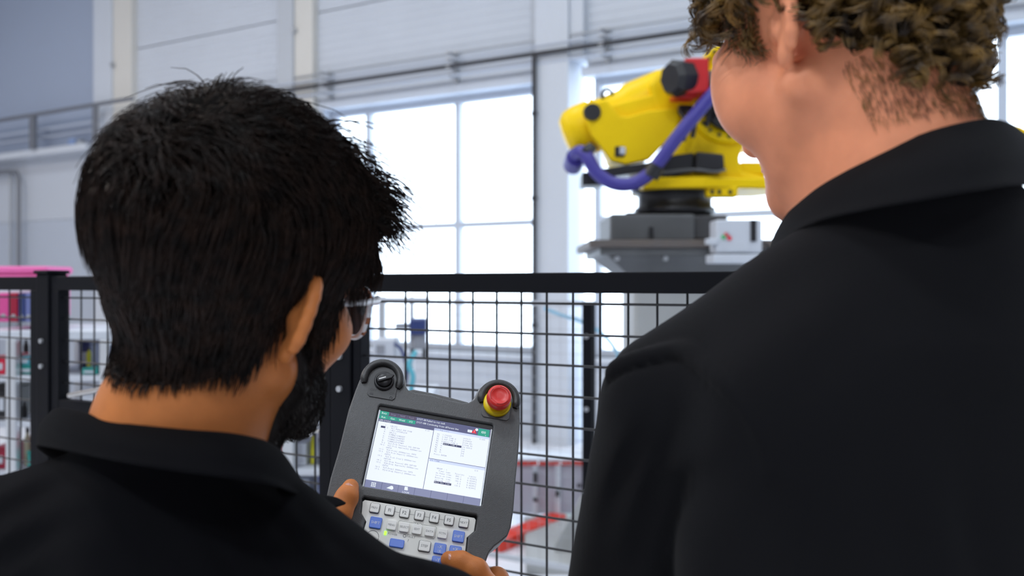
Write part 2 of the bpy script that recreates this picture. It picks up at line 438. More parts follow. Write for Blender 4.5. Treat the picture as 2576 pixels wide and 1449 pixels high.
# ------------------------------------------------------------------ robot on its pedestal
RD = 5.15; RK = FPX / RD
rbase = at(1700, 716, RD); rbase.z = 0
def rp(px, py, ly=0.0): return Vector(((px - 1700) / RK, ly, 1.5 + (716 - py) / RK))
def rc(cx_, cy_, ly=0.0): return rp(1380 + cx_ / 2.338, 100 + cy_ / 2.338, ly)
M_steel = mat('grey_steel', (0.13, 0.135, 0.14), 0.5, 0.4, var=0.12, vscale=6)
M_plate = mat('rusty_plate', (0.15, 0.125, 0.11), 0.6, 0.3, color2=(0.13, 0.12, 0.12), vscale=9)
M_ped = mat('pedestal_paint', (0.42, 0.43, 0.43), 0.55, var=0.05, vscale=3)
ped = thing('robot_pedestal', 'grey welded steel pedestal carrying the yellow robot', 'pedestal', rbase, A)
MB().span((-.85, -.42, 0), (.75, .55, .055)).build('base_plate', M_ped, ped, bevel=.006)
MB().span((-.27, -.27, .055), (.29, .27, 1.53)).build('column', M_ped, ped, bevel=.02)
for lo, hi in (((-.27, 0), (-.69, 0)), ((.29, 0), (.66, 0))):
    g = MB(); g.prism([(lo[0], .055), (hi[0], .055), (hi[0], .09), (lo[0], .85)] if lo[0] < 0 else [(hi[0], .055), (lo[0], .055), (lo[0], .85), (hi[0], .09)], -.012, .012, Matrix(((1, 0, 0, 0), (0, 0, 1, -.2), (0, 1, 0, 0), (0, 0, 0, 1))))
    g.build('gusset', M_ped, ped)
g = MB(); g.prism([(-.27, .055), (-.6, .055), (-.6, .09), (-.27, .8)], -.012, .012, Matrix(((1, 0, 0, 0), (0, 0, 1, .2), (0, 1, 0, 0), (0, 0, 0, 1)))); g.build('gusset', M_ped, ped)
fl = MB(); a = [(-.27, -.27, 1.52), (.29, -.27, 1.52), (.29, .27, 1.52), (-.27, .27, 1.52), (-.43, -.42, 1.652), (.43, -.42, 1.652), (.43, .42, 1.652), (-.43, .42, 1.652)]
fl.add(a, [(0, 3, 2, 1), (4, 5, 6, 7), (0, 1, 5, 4), (1, 2, 6, 5), (2, 3, 7, 6), (3, 0, 4, 7)]); fl.build('flare', M_steel, ped, bevel=.006)
MB().span((-.47, -.46, 1.652), (.47, .46, 1.69)).build('lower_flange', M_steel, ped, bevel=.004)
MB().span((-.525, -.48, 1.69), (.52, .48, 1.73)).build('upper_flange', M_plate, ped, bevel=.004)
for bx_ in (-.38, -.13, .12, .36): MB().cyl((bx_, -.42, 1.635), (bx_, -.44, 1.635), .014, n=6, smooth=False).build('bolt', M_galv, ped)

M_yel = mat('robot_yellow', (1.0, 0.67, 0.003), 0.42, spec=.2, var=0.03, vscale=5)
M_blk = mat('black_plastic', (0.015, 0.015, 0.018), 0.4)
M_red = mat('motor_red', (0.62, 0.015, 0.02), 0.35)
M_vio = mat('violet_hose', (0.055, 0.045, 0.30), 0.45, bump=.2, bscale=60)
M_gbase = mat('robot_base_grey', (0.11, 0.115, 0.12), 0.5, var=.1, vscale=5)
rob = thing('industrial_robot', 'yellow industrial robot arm with violet hose on the grey pedestal', 'robot', (rbase.x, rbase.y, 1.73), A)
ROFF = Vector((0, 0, -1.73))
def rb(mb, name, m, parent=None, **kw):
    mb.v = [tuple(Vector(p) + ROFF) for p in mb.v]; return mb.build(name, m, parent or rob, **kw)
def lathe_y(c, y0, y1, prof_r, n=32):       # disc whose axis points at the viewer
    M = Matrix.Translation(c) @ Matrix.Rotation(math.pi / 2, 4, 'X')
    return MB().lathe(prof_r, M, n)
rb(MB().span(rp(1521, 613, -.30), rp(1722, 548, .30)), 'base_casting', M_gbase, bevel=.015)
rb(MB().span(rp(1722, 608, -.26), rp(1803, 550, .30)), 'base_side', mat('dark_grey', (.07, .07, .075), .5), bevel=.01)
rb(MB().span(rp(1612, 605, -.312), rp(1622, 580, -.29)), 'slot', M_blk)
rb(MB().span(rp(1565, 552, -.2), rp(1590, 541, -.1)), 'terminal', M_blk, bevel=.005)
rb(MB().lathe([(.19, 0), (.225, .02), (.225, .05), (.205, .06), (.205, .13), (.24, .14), (.24, .155)], Matrix.Translation(rp(1697, 548)), 36), 'turntable', M_blk)
dk = MB(); dk.prism([(-.22, -.26), (.10, -.30), (.50, -.22), (.62, 0), (.50, .24), (0, .3), (-.22, .24)], 0, .06, Matrix.Translation(rp(1700, 486)))
rb(dk, 'shoulder_deck', M_yel, bevel=.012)
rb(MB().span(rp(1752, 508, -.27), rp(1828, 478, -.2)), 'bolt_lug', M_yel, bevel=.015)
for q in (1765, 1782, 1808): rb(MB().cyl(rp(q, 495, -.275), rp(q, 495, -.265), .012, n=8), 'bolt', M_blk)
# shoulder casting and joint discs
cast = MB(); cast.prism([(rc(*p).x, rc(*p).z) for p in [(720, 840), (690, 700), (760, 560), (900, 470), (1080, 440), (1180, 520), (1215, 640), (1110, 640), (1070, 720), (1090, 800), (1240, 830), (1240, 870), (720, 870)]], -.20, .20, Matrix(((1, 0, 0, 0), (0, 0, 1, 0), (0, 1, 0, 0), (0, 0, 0, 1))))
rb(cast, 'shoulder_casting', M_yel, bevel=.02)
rb(MB().span(rc(1085, 820, -.16), rc(1250, 740, .1)), 'shoulder_block', M_yel, bevel=.015)
def disc(c, r, y, name):
    M = Matrix.Translation(Vector((c.x, y, c.z))) @ Matrix.Rotation(math.pi / 2, 4, 'X')
    d = rb(MB().lathe([(r * 1.02, -.06), (r, 0), (r * .92, .012), (r * .74, .012), (r * .72, .0), (r * .5, .0)], M, 40), name, M_yel)
    return d
c1_ = rc(1000, 430); d1 = disc(c1_, .205, -.23, 'joint_disc')
hubM = Matrix.Translation(Vector((c1_.x, -.255, c1_.z))) @ Matrix.Rotation(math.pi / 2, 4, 'X')
rb(MB().lathe([(.145, 0), (.14, .02), (.09, .03), (.05, .03)], hubM, 24), 'gear_hub', M_blk)
for k in range(20):
    t = 2 * math.pi * k / 20; rb(MB().cyl((c1_.x + .172 * math.cos(t), -.26, c1_.z + .172 * math.sin(t)), (c1_.x + .172 * math.cos(t), -.235, c1_.z + .172 * math.sin(t)), .010, n=6), 'bolt', M_blk, d1)
c2_ = rc(1000, 215); d2 = disc(c2_, .135, -.18, 'elbow_disc')
rb(MB().cyl((c2_.x, -.17, c2_.z), (c2_.x, .17, c2_.z), .132, n=32), 'elbow_drum', M_yel)
for k in range(14):
    t = 2 * math.pi * k / 14; rb(MB().cyl((c2_.x + .112 * math.cos(t), -.21, c2_.z + .112 * math.sin(t)), (c2_.x + .112 * math.cos(t), -.185, c2_.z + .112 * math.sin(t)), .010, n=6), 'bolt', M_blk, d2)
# arm: a tube on the left with a cheek plate in front
XZ = Matrix(((1, 0, 0, 0), (0, 0, 1, 0), (0, 1, 0, 0), (0, 0, 0, 1)))
p0, p1 = rc(165, 545, .02), rc(700, 320, .02)
ax = (p1 - p0).normalized(); zx, zy, _ = basis(ax)
TM = Matrix((zx, zy, ax)).transposed().to_4x4(); TM.translation = p0
Lt = (p1 - p0).length
rb(MB().lathe([(.04, -.075), (.10, -.065), (.135, -.03), (.148, .03), (.148, .11), (.132, .125), (.132, Lt * .55), (.15, Lt * .62), (.15, Lt)], TM, 36), 'arm_tube', M_yel)
body = MB(); body.prism([(rc(*p).x, rc(*p).z) for p in [(560, 300), (640, 205), (700, 172), (760, 170), (850, 200), (990, 270), (1000, 520), (860, 600), (700, 600), (600, 460)]], -.17, .17, XZ)
rb(body, 'arm_casting', M_yel, bevel=.025)
plate = MB(); plate.prism([(rc(*p).x, rc(*p).z) for p in [(240, 415), (320, 395), (345, 430), (395, 485), (440, 490), (560, 455), (715, 440), (728, 480), (725, 560), (640, 650), (560, 735), (430, 762), (345, 742), (235, 600), (205, 520), (215, 450)]], -.205, -.165, XZ)
rb(plate, 'cheek_plate', M_yel, bevel=.01)
core = MB(); core.prism([(rc(*p).x, rc(*p).z) for p in [(260, 440), (700, 330), (715, 550), (560, 725), (440, 750), (360, 730)]], -.165, .15, XZ)
rb(core, 'arm_core', M_yel, bevel=.01)
rb(MB().cyl(rc(238, 467, -.225), rc(238, 467, -.19), .045, .05, n=20), 'plug', M_blk)
rb(MB().span(rc(365, 720, -.215), rc(420, 660, -.2)), 'access_hole', M_blk, bevel=.006)  # black block paints the dark inside of the hole
rb(MB().span(rc(392, 706, -.22), rc(425, 664, -.21)), 'hole_glint', M_white, bevel=.006)  # white block painted in as the glint in the hole
rb(MB().prism([(rc(*p).x, rc(*p).z) for p in [(225, 400), (240, 350), (265, 358), (290, 375)]], -.03, .03, XZ), 'fin', M_yel)
rb(MB().prism([(rc(*p).x, rc(*p).z) for p in [(575, 275), (585, 215), (640, 222), (640, 260)]], -.05, .05, XZ), 'fin', M_yel)
eb = rc(340, 338, -.05); rb(MB().tube([(eb.x + .028 * math.cos(t), eb.y, eb.z + .034 * math.sin(t)) for t in np.linspace(0, 2 * math.pi, 18, endpoint=False)], .010, 8, closed=True), 'lifting_eye', M_blk)
rb(MB().cyl(rc(342, 395, -.05), rc(342, 355, -.05), .014), 'eye_stem', M_blk)
# drive motor
m0 = rc(640, 322, -.40); m1 = rc(745, 306, -.34); m2 = rc(835, 300, -.28); m3 = rc(960, 280, -.2)
rb(MB().cyl(m0, m0 + (m1 - m0) * .25, .075, .098, n=8, smooth=False).cyl(m0 + (m1 - m0) * .25, m1, .098, .092, n=8, smooth=False), 'motor', M_blk)
mr = Matrix((*[Vector(q) for q in (ax, (0, 1, 0), (0, 0, 1))],)).transposed()
rb(MB().span((m1.x - .02, -.40, m1.z - .09), (m2.x + .02, -.20, m1.z + .095)), 'motor_body', M_red, bevel=.012)
rb(MB().span((m1.x - .07, -.36, m1.z - .105), (m1.x + .05, -.22, m1.z - .08)), 'motor_foot', M_red, bevel=.006)
rb(MB().cyl(m2, m3, .05, .045), 'motor_flange', M_steel)
rb(MB().span(rc(720, 480, -.24), rc(800, 430, -.2)), 'cable_block', M_blk, bevel=.01)
for k, (a_, b_) in enumerate([((720, 470), (740, 640)), ((760, 470), (790, 620)), ((840, 380), (870, 560)), ((900, 520), (1000, 470)), ((880, 480), (960, 530))]):
    rb(MB().tube(catmull([rc(*a_, -.27), (rc(*a_, -.3) + rc(*b_, -.3)) / 2 + Vector((.02, 0, .01)), rc(*b_, -.27)], 8), .013, 6), 'cable', M_blk)
# hose with clamps
hp = [rc(150, 735, -.10), rc(150, 700, -.22), rc(190, 715, -.30), rc(250, 820, -.32), rc(340, 882, -.33), rc(440, 888, -.34), rc(530, 840, -.36), rc(590, 765, -.38), rc(670, 655, -.40), rc(770, 530, -.42), rc(870, 410, -.42), rc(965, 310, -.40), rc(1060, 230, -.34), rc(1130, 200, -.2)]
rb(MB().tube(catmull(hp, 60), .036, 16), 'hose', M_vio)
rb(MB().cyl(rc(195, 690, -.29), rc(218, 712, -.30), .047, n=18), 'hose_clamp', M_blk)
rb(MB().cyl(rc(540, 850, -.36), rc(575, 790, -.37), .045, n=18), 'hose_clamp', M_blk)
rb(MB().cyl(rc(140, 745, -.05), rc(150, 715, -.17), .055, n=18), 'hose_fitting', M_vio)
# black carrier under the arm
rb(MB().prism([(rc(*p).x, rc(*p).z) for p in [(180, 810), (300, 785), (560, 750), (560, 800), (300, 840), (300, 880), (180, 880)]], -.22, -.02, XZ), 'carrier_arm', M_blk, bevel=.006)
rb(MB().prism([(rc(*p).x, rc(*p).z) for p in [(560, 752), (700, 715), (800, 702), (800, 812), (560, 850)]], -.26, -.05, XZ), 'carrier_beam', M_blk, bevel=.006)
rb(MB().prism([(rc(*p).x, rc(*p).z) for p in [(806, 702), (960, 716), (966, 812), (806, 812)]], -.30, -.05, XZ), 'carrier_box', M_blk, bevel=.012)
rb(MB().tube(catmull([rc(610, 822, -.31), rc(780, 805, -.32), rc(900, 818, -.32), rc(965, 805, -.31)], 12), .008, 6), 'carrier_rim', M_steel)
# forearm reaching on behind the tall person
rb(MB().cyl(rc(1120, 380, .05), rc(1560, 450, .10), .15, .14, n=24).cyl(rc(1560, 450, .1), rc(2880, 585, .25), .13, .10, n=24), 'forearm', M_yel)
rb(MB().cyl(rc(2880, 585, .25), rc(3060, 610, .27), .11, .09, n=20), 'wrist', M_yel)
# electrics box hung on the pedestal
jb = thing('junction_box', 'pale grey electrical box beside the robot base', 'box', at(1845, 690, 4.52).to_tuple()[:2] + (1.62,), A)
K = FPX / 4.52
def jp(px, py, y): return Vector(((px - 1845) / K, y, 1.5 + (716 - py) / K - 1.62))
MB().span(jp(1800, 636, -.02), jp(1915, 553, .14)).build('body', M_white, jb, bevel=.008)
MB().span(jp(1885, 608, -.028), jp(1899, 554, -.015)).build('vent', M_blk, jb)
MB().span(jp(1790, 662, -.05), jp(1905, 640, .14)).build('tray', M_white, jb, bevel=.006)
MB().span(jp(1778, 615, -.03), jp(1802, 600, .05)).build('connector', M_white, jb, bevel=.004)
for px_, py_, m_ in ((1825, 590, mat('lamp_red', (.8, .05, .08), .4)), (1832, 600, mat('lamp_red', (.8, .05, .08), .4)), (1817, 597, mat('lamp_green', (.1, .5, .2), .4)), (1828, 586, M_white)):
    MB().cyl(jp(px_, py_, -.03), jp(px_, py_, -.015), .011, n=10).build('indicator', m_, jb)
MB().tube(catmull([jp(1915, 612, .02), jp(1932, 615, .02), jp(1938, 635, .02), jp(1925, 660, .02), jp(1900, 668, .02)], 14), .006, 6).build('cable', M_blk, jb)
MB().span(jp(1800, 645, .12), jp(1830, 625, .147)).build('bracket', M_steel, jb)

# ------------------------------------------------------------------ red-edged stand near the robot foot
M_sred = mat('signal_red', (0.80, 0.045, 0.02), 0.4)
M_lil = mat('lilac_grey', (0.50, 0.50, 0.58), 0.6)
def floor_at(px, py): return EYE + ray(px, py) * (1.5 * FPX / (py - CY))
sd = at(1390, 716, 5.75); sd.z = 0
st = thing('red_edged_stand', 'low grey stand with red edge strips on the floor below the robot', 'stand', sd, A)
KS = FPX / 5.75
def sp(px, py, y=0.0): return Vector(((px - 1390) / KS, y, 1.5 + (716 - py) / KS))
for a_, b_ in ((1180, 1262), (1265, 1352), (1356, 1408), (1412, 1480)):
    MB().span(sp(a_, 1168, -.03), sp(b_, 1156, .03)).build('edge_strip', M_sred, st, bevel=.003)
MB().span(sp(1180, 1156, -.05), sp(1485, 1151, .25)).build('top_sheet', M_white, st)
for a_, b_ in ((1180, 1262), (1265, 1340), (1352, 1396), (1410, 1466)):
    MB().span((sp(a_, 0).x, .0, .06), (sp(b_, 0).x, .02, sp(0, 1170).z)).build('side_panel', M_lil, st)
for q in (1264, 1346, 1402, 1470):
    MB().span((sp(q - 6, 0).x, -.03, .0), (sp(q + 6, 0).x, .01, sp(0, 1168).z)).build('post', M_white, st, bevel=.003)
for px_, py_, h_ in ((1346, 1198, 26), (1346, 1253, 8), (1402, 1238, 14), (1456, 1218, 8)):
    MB().span(sp(px_ - 5, py_ + h_ / 2, -.045), sp(px_ + 5, py_ - h_ / 2, -.03)).build('clip', M_blk, st)
fa, fb = floor_at(1228, 1392), floor_at(1408, 1318)
d_ = (fb - fa); n_ = 4
fr = thing('floor_rail', 'red rail lying on the floor in front of the grey stand', 'rail', fa, math.atan2(d_.y, d_.x))
Lf = d_.length
for k in range(n_): MB().span((Lf * k / n_, -.06, 0), (Lf * (k + .93) / n_, .06, .07)).build('rail_segment', M_sred, fr, bevel=.006)
fr2 = MB().span((0, -.05, 0), (.62, .05, .03)).build('floor_strip', mat('pale_green', (.45, .55, .48), .6), None, label='pale green strip on the floor behind the red rail', cat='strip', loc=floor_at(1290, 1358), rotz=math.atan2(d_.y, d_.x), bevel=.003)
tube_ = MB().tube(catmull([(0, 0, 0), (.1, 0, -.04), (.22, 0, -.08), (.34, 0, -.16), (.42, 0, -.3), (.44, 0, -.55), (.43, 0, -1.29)], 24), .010, 8)
tube_.build('air_hose', mat('pale_blue_hose', (.35, .65, .85), .4), None, label='pale blue air hose hanging in front of the window pillar', cat='hose', loc=at(1368, 775, 5.0), rotz=A)

# ------------------------------------------------------------------ benches and goods behind the fence at the left
M_teal = mat('teal_plastic', (.03, .38, .34), .4); M_pink = mat('pink_card', (.85, .16, .45), .6); M_navy = mat('navy_plastic', (.03, .05, .18), .4)
M_dred = mat('dark_red_plastic', (.35, .01, .04), .4); M_bred = mat('bright_red_plastic', (.72, .02, .06), .4); M_yelp = mat('yellow_plastic', (.75, .7, .03), .4)
M_lg = mat('light_grey_plastic', (.62, .65, .72), .5); M_cyan = mat('cyan_plastic', (.12, .5, .62), .4); M_mid = mat('mid_grey', (.3, .31, .35), .5)
def bench(name, label, dpt, pl, pr, ytop, shelves, posts, cat='rack', depth=.5):
    K_ = FPX / dpt; o = at((pl + pr) / 2, 716, dpt); o.z = 0; cxp = (pl + pr) / 2
    t = thing(name, label, cat, o, A)
    X = lambda q: (q - cxp) / K_
    Z = lambda q: 1.5 + (716 - q) / K_
    for q in posts:
        for yy in (0, depth): MB().span((X(q) - .018, yy - .018, 0), (X(q) + .018, yy + .018, Z(ytop))).build('post', M_alu, t, bevel=.004)
    MB().span((X(pl), -.02, Z(ytop) - .001), (X(pr), depth + .02, Z(ytop) + .03)).build('top_beam', M_white, t, bevel=.004)
    for q in shelves: MB().span((X(pl), -.01, Z(q) - .02), (X(pr), depth + .01, Z(q))).build('shelf_board', M_lg, t, bevel=.003)
    def place(nm, lab, cat_, x0, x1, y0, y1, m, yy=0.05, dd=.16, kind='box', lid=None):
        yy = max(yy, .03)
        if nm in ('spray_can', 'valve_block'): nm = cat_
        zb = Z(y1); df = dpt + yy; w = (x1 - x0) / FPX * df; h = Z(y0) - zb; base = o + RIGHT * (((x0 + x1) / 2 - CX) / FPX * df - (cxp - CX) / FPX * dpt) + FWD * (yy + dd / 2) + Vector((0, 0, zb + .002))
        g = thing(nm, lab, cat_, base, A)
        if kind == 'box':
            MB().span((-w / 2, -dd / 2, 0), (w / 2, dd / 2, h * .86)).build('body', m, g, bevel=min(w, h) * .08)
            MB().span((-w / 2 * 1.04, -dd / 2 * 1.04, h * .86), (w / 2 * 1.04, dd / 2 * 1.04, h)).build('lid', lid or m, g, bevel=min(w, h) * .05)
            MB().span((-w * .3, -dd / 2 - .004, h * .25), (w * .3, -dd / 2 + .001, h * .6)).build('label_plate', M_lg, g)
        elif kind == 'binder':
            MB().span((-w / 2, -dd / 2, 0), (w / 2, dd / 2, h)).build('cover', m, g, bevel=.004)
            MB().cyl((0, -dd / 2 - .002, h * .2), (0, -dd / 2 + .004, h * .2), w * .25, n=12).build('finger_hole', M_galv, g)
        else:
            r = w / 2
            MB().lathe([(r * .96, 0), (r, .01), (r, h * .72), (r * .5, h * .85), (r * .45, h)], None, 18).build('body', m, g)
            MB().lathe([(r * .55, h * .9), (r * .55, h * 1.05)], None, 14).build('cap', lid or M_blk, g)
        return g
    return place
pl1 = bench('storage_rack', 'white and aluminium storage rack behind the mesh at the far left', 3.2, -70, 345, 853, [945, 1060, 1185, 1330], [-55, 33, 268, 330])
pl1('document_box', 'tall pink cardboard box on the rack beyond the left fence', 'box', -60, 116, 668, 812, M_pink, yy=.20, dd=.2)
pl1('ring_binder', 'dark red ring binder on the rack in front of the pink box', 'binder', 24, 44, 738, 812, M_dred, yy=.0, kind='binder')
pl1('ring_binder', 'navy blue ring binder on the rack beside the dark red one', 'binder', 46, 62, 738, 812, M_navy, yy=.0, kind='binder')
pl1('ring_binder', 'dusty blue ring binder between the navy binder and the fence post', 'binder', 63, 80, 738, 812, mat('slate_blue', (.15, .18, .4), .4), yy=.0, kind='binder')
pl1('ring_binder', 'pink-red ring binder at the frame edge, left of the dark red binder', 'binder', -4, 21, 738, 812, mat('magenta', (.7, .08, .3), .4), yy=.0, kind='binder')
pl1('parts_bin', 'bright red parts bin on the upper shelf next to the fence post', 'bin', 84, 112, 862, 883, M_bred, yy=.0)
pl1('parts_bin', 'bright red parts bin on the upper shelf under the other red bin', 'bin', 86, 114, 885, 926, M_bred, yy=.0)
pl1('parts_bin', 'red parts bin on the upper shelf cut by the frame edge', 'bin', -12, 12, 898, 945, M_bred, yy=.0)
pl1('parts_tray', 'teal plastic tray on the upper shelf of the rack', 'tray', 45, 84, 922, 945, M_teal, yy=.0)
pl1('parts_tray', 'teal plastic tray below the red bins', 'tray', 86, 118, 927, 945, M_teal, yy=.0)
pl1('spray_can', 'black can on the upper shelf behind the aluminium post', 'can', 48, 62, 862, 945, M_blk, yy=.24, dd=.06, kind='can')
pl1('parts_tray', 'cyan tray standing on the upper shelf beside the black can', 'tray', 50, 74, 900, 921, M_cyan, yy=.0, dd=.1)
pl1('control_unit', 'grey control unit with black front on the middle shelf', 'box', 88, 122, 968, 1060, M_mid, yy=.0)
pl1('control_unit', 'black control unit on the middle shelf at the frame edge', 'box', -20, 18, 970, 1060, M_blk, yy=.0)
pl1('spray_can', 'small black can on the middle shelf', 'can', 44, 58, 1022, 1060, M_blk, yy=.05, dd=.06, kind='can')
pl1('parts_bin', 'red bin on the lower shelf beside the fence post', 'bin', 86, 106, 1100, 1138, M_bred, yy=.0)
pl1('spray_can', 'cream bottle on the lower shelf', 'bottle', 50, 66, 1090, 1182, mat('cream_plastic', (.6, .58, .4), .5), yy=.05, dd=.06, kind='can')
pl1('parts_tray', 'teal tray on the lower shelf beside the cream bottle', 'tray', 68, 116, 1140, 1185, M_teal, yy=.0)
pl1('parts_tray', 'dark red tray on the lower shelf at the frame edge', 'tray', -20, 14, 1130, 1185, M_dred, yy=.0)
pl1('parts_bin', 'navy bin on the upper shelf seen through the gate', 'bin', 198, 226, 866, 945, M_navy, yy=.2)
pl1('spray_can', 'small yellow bottle seen through the gate', 'bottle', 210, 222, 884, 930, M_yelp, yy=.1, dd=.05, kind='can')
pl1('parts_tray', 'teal tray seen through the gate beside the head', 'tray', 204, 244, 930, 945, M_teal, yy=.0)
pl1('spray_can', 'white bottle seen through the gate beside the teal tray', 'bottle', 246, 262, 890, 945, M_white, yy=.05, dd=.05, kind='can')
pl1('control_unit', 'blue-grey unit seen through the gate on the upper shelf', 'box', 276, 312, 870, 945, mat('slate_blue', (.15, .18, .4)), yy=.0)
pl1('control_unit', 'pale grey unit on the middle shelf behind the gate latch', 'box', 200, 262, 965, 1060, M_lg, yy=.0)

pl2 = bench('assembly_bench', 'white assembly bench seen between the beard and the fence post', 2.9, 560, 850, 962, [1062, 1180, 1300], [575, 726, 838])
pl2('valve_block', 'cyan valve block on the bench near the beard', 'valve', 762, 786, 985, 1062, M_cyan)
pl2('valve_block', 'dark grey valve block on the bench beside the fence post', 'valve', 792, 812, 1005, 1062, M_mid)
pl2('valve_block', 'pale grey housing on the bench below the chin', 'box', 735, 758, 1010, 1062, M_lg)
pl2('spray_can', 'yellow canister on the bench shelf beside the post', 'canister', 776, 790, 1100, 1180, M_yelp, kind='can', dd=.06)
pl2('valve_block', 'black pump on the bench shelf under the chin', 'pump', 716, 738, 1118, 1180, M_blk)
pl2('valve_block', 'pale grey case on the bench shelf between pump and canister', 'case', 742, 770, 1125, 1180, M_lg)
pl2('valve_block', 'small black sensor on the bench shelf next to the fence post', 'sensor', 802, 815, 1110, 1180, M_blk)
pl2('valve_block', 'red clip box on the bench at the neck', 'box', 690, 708, 1082, 1180, M_bred, yy=.1)
pl2('valve_block', 'white case on the lowest bench shelf', 'case', 720, 776, 1215, 1300, M_white)
pl2('valve_block', 'slate blue sensor on the lowest bench shelf next to the post', 'sensor', 800, 816, 1204, 1300, mat('slate_blue', (.15, .18, .4)))

gd = 4.3; go = at(1010, 716, gd); go.z = 0; KG = FPX / gd
gs = thing('gripper_station', 'blue-grey gripper station with teal hose behind the mesh, below the wide window', 'machine', go, A)
def gp(px, py, y=0.0): return Vector(((px - 1010) / KG, y, 1.5 + (716 - py) / KG))
for a_, b_ in ((952, 968), (1030, 1040)): MB().span((gp(a_, 0).x, 0, 0), (gp(b_, 0).x, .05, gp(0, 745).z)).build('mast', M_alu, gs, bevel=.004)
MB().span(gp(940, 760, -.01), gp(1078, 748, .06)).build('cross_beam', M_lg, gs, bevel=.004)
MB().span(gp(1036, 840, -.1), gp(1076, 800, .02)).build('actuator', M_navy, gs, bevel=.01)
MB().span(gp(1000, 825, -.09), gp(1036, 812, -.02)).build('actuator_rod', M_mid, gs, bevel=.005)
MB().cyl(gp(1056, 875, -.05), gp(1056, 840, -.05), .035, n=14).build('gripper_body', M_mid, gs)
for s_ in (-1, 1): MB().span(gp(1056 + s_ * 14 - 4, 900, -.06), gp(1056 + s_ * 14 + 4, 872, -.03)).build('gripper_jaw', M_blk, gs)
MB().span(gp(945, 900, -.1), gp(1000, 850, .1)).build('valve_cabinet', M_lg, gs, bevel=.008)
MB().span(gp(955, 885, -.108), gp(975, 865, -.098)).build('display', M_mid, gs)
MB().span(gp(940, 1010, -.15), gp(1090, 985, .3)).build('table_top', M_lg, gs, bevel=.006)
for q in (948, 1082): MB().span((gp(q - 6, 0).x, -.1, 0), (gp(q + 6, 0).x, -.06, gp(0, 1010).z)).build('table_leg', M_alu, gs)
MB().tube(catmull([gp(1052, 880, -.1), gp(1036, 910, -.12), gp(1046, 940, -.12), gp(1040, 975, -.1), gp(1046, 990, -.1)], 24), .012, 8).build('hose', M_cyan, gs)
MB().tube(catmull([gp(1000, 860, -.1), gp(1018, 880, -.1), gp(1030, 930, -.1), gp(1022, 985, -.1)], 20), .008, 6).build('hose', M_navy, gs)
# ------------------------------------------------------------------ hand-held robot controller
def cv(t): return RIGHT * t[0] + FWD * t[2] + Vector((0, 0, t[1]))      # (right, up, forward) -> world
PX = cv((0.98202089, -0.18011943, 0.0564974)).normalized()
PY = cv((0.12433932, 0.84237568, 0.52435003)).normalized()
PZ = PX.cross(PY).normalized()
PC = EYE + cv((-0.09573638, -0.19911539, 1.0591849))
PM = Matrix((PX, PY, PZ)).transposed().to_4x4(); PM.translation = PC
pen = link('robot_controller', None, label='dark grey hand-held controller with lit screen, keypad and red stop button', cat='controller')
pen.matrix_world = PM
M_case = mat('controller_grey', (0.083, 0.084, 0.087), 0.42, bump=0.5, bscale=900, var=0.06, vscale=300)
M_caseb = mat('controller_black', (0.02, 0.02, 0.021), 0.4, bump=.3, bscale=900)
M_pad = mat('keypad_membrane', (0.90, 0.89, 0.84), 0.5, var=0.02, vscale=40)
M_keyg = mat('key_grey', (0.90, 0.89, 0.86), 0.38)
M_keyb = mat('key_blue', (0.055, 0.17, 0.72), 0.32)
M_ink = mat('print_dark', (0.05, 0.05, 0.055), 0.6)
M_inkg = mat('print_grey', (0.20, 0.20, 0.21), 0.6)
M_inkw = mat('print_white', (0.75, 0.80, 0.9), 0.6)
mm = lambda pts: [(x / 1000, y / 1000) for x, y in pts]
right_side = [(103.2, -10), (105, -45), (104.5, -66), (102, -76), (97, -82), (89, -90), (84, -98), (82, -108), (80, -126), (79.5, -175), (82, -205), (70, -222), (40, -228)]
OUT = mm([(-x, y) for x, y in right_side][::-1][::1])
left_side = [(-x, y) for x, y in right_side]
lugL = [(-103, 40), (-100.5, 66), (-98.5, 80), (-97, 88), (-93.5, 98), (-86.5, 106.5), (-76, 111.5), (-65, 111), (-54.5, 104.5), (-47.5, 94), (-44.5, 84), (-39, 78), (-31, 76)]
mid = [(-10, 76.5), (12, 74), (28, 73.5)]
lugR = [(35, 75.5), (40.5, 80.5), (43.5, 88), (46.5, 98), (53, 106), (63.5, 110.8), (76, 111), (87, 105.5), (93.5, 96.5), (96.5, 85), (99.5, 62), (102, 30)]
OUT = mm(left_side[::-1] + lugL + mid + lugR + right_side)
OUT = OUT[::-1]
def scaled(ol, d):                             # shrink an outline towards its middle by about d
    return [(x - math.copysign(min(abs(x), d), x), y - math.copysign(min(abs(y), d), y)) for x, y in ol]
scr_hole = rrect(-.0005, .003, .138, .101, .003)
pad_out = mm([(-63.5, -58.5), (63.5, -58), (65.5, -60), (65.5, -76), (58.5, -84), (59.5, -108), (59.5, -205), (56, -210), (-56, -210), (-59.5, -205), (-58.5, -108), (-57, -85), (-64, -77), (-65.5, -61)])
fr_me = shape2d('front_shell', [OUT, scr_hole, pad_out], -.016, 0.0, .0016)
link('front_shell', fr_me, M_case, pen)
link('back_shell', shape2d('back_shell', [scaled(OUT, .0022)], -.052, -.0155, .004), M_case, pen)
rg_ = [(-.040, .070), (.036, .068), (.036, .0815), (.012, .0838), (-.012, .0855), (-.034, .0858), (-.040, .083)]
MB().prism(rg_, -.030, -.0125).build('top_ridge', M_case, pen, bevel=.002)
rimL = MB().tube([(x * .985, y * .985, -.006) for x, y in OUT], .0016, 6, closed=True).build('edge_bead', mat('edge_grey', (.22, .22, .23), .25), pen)
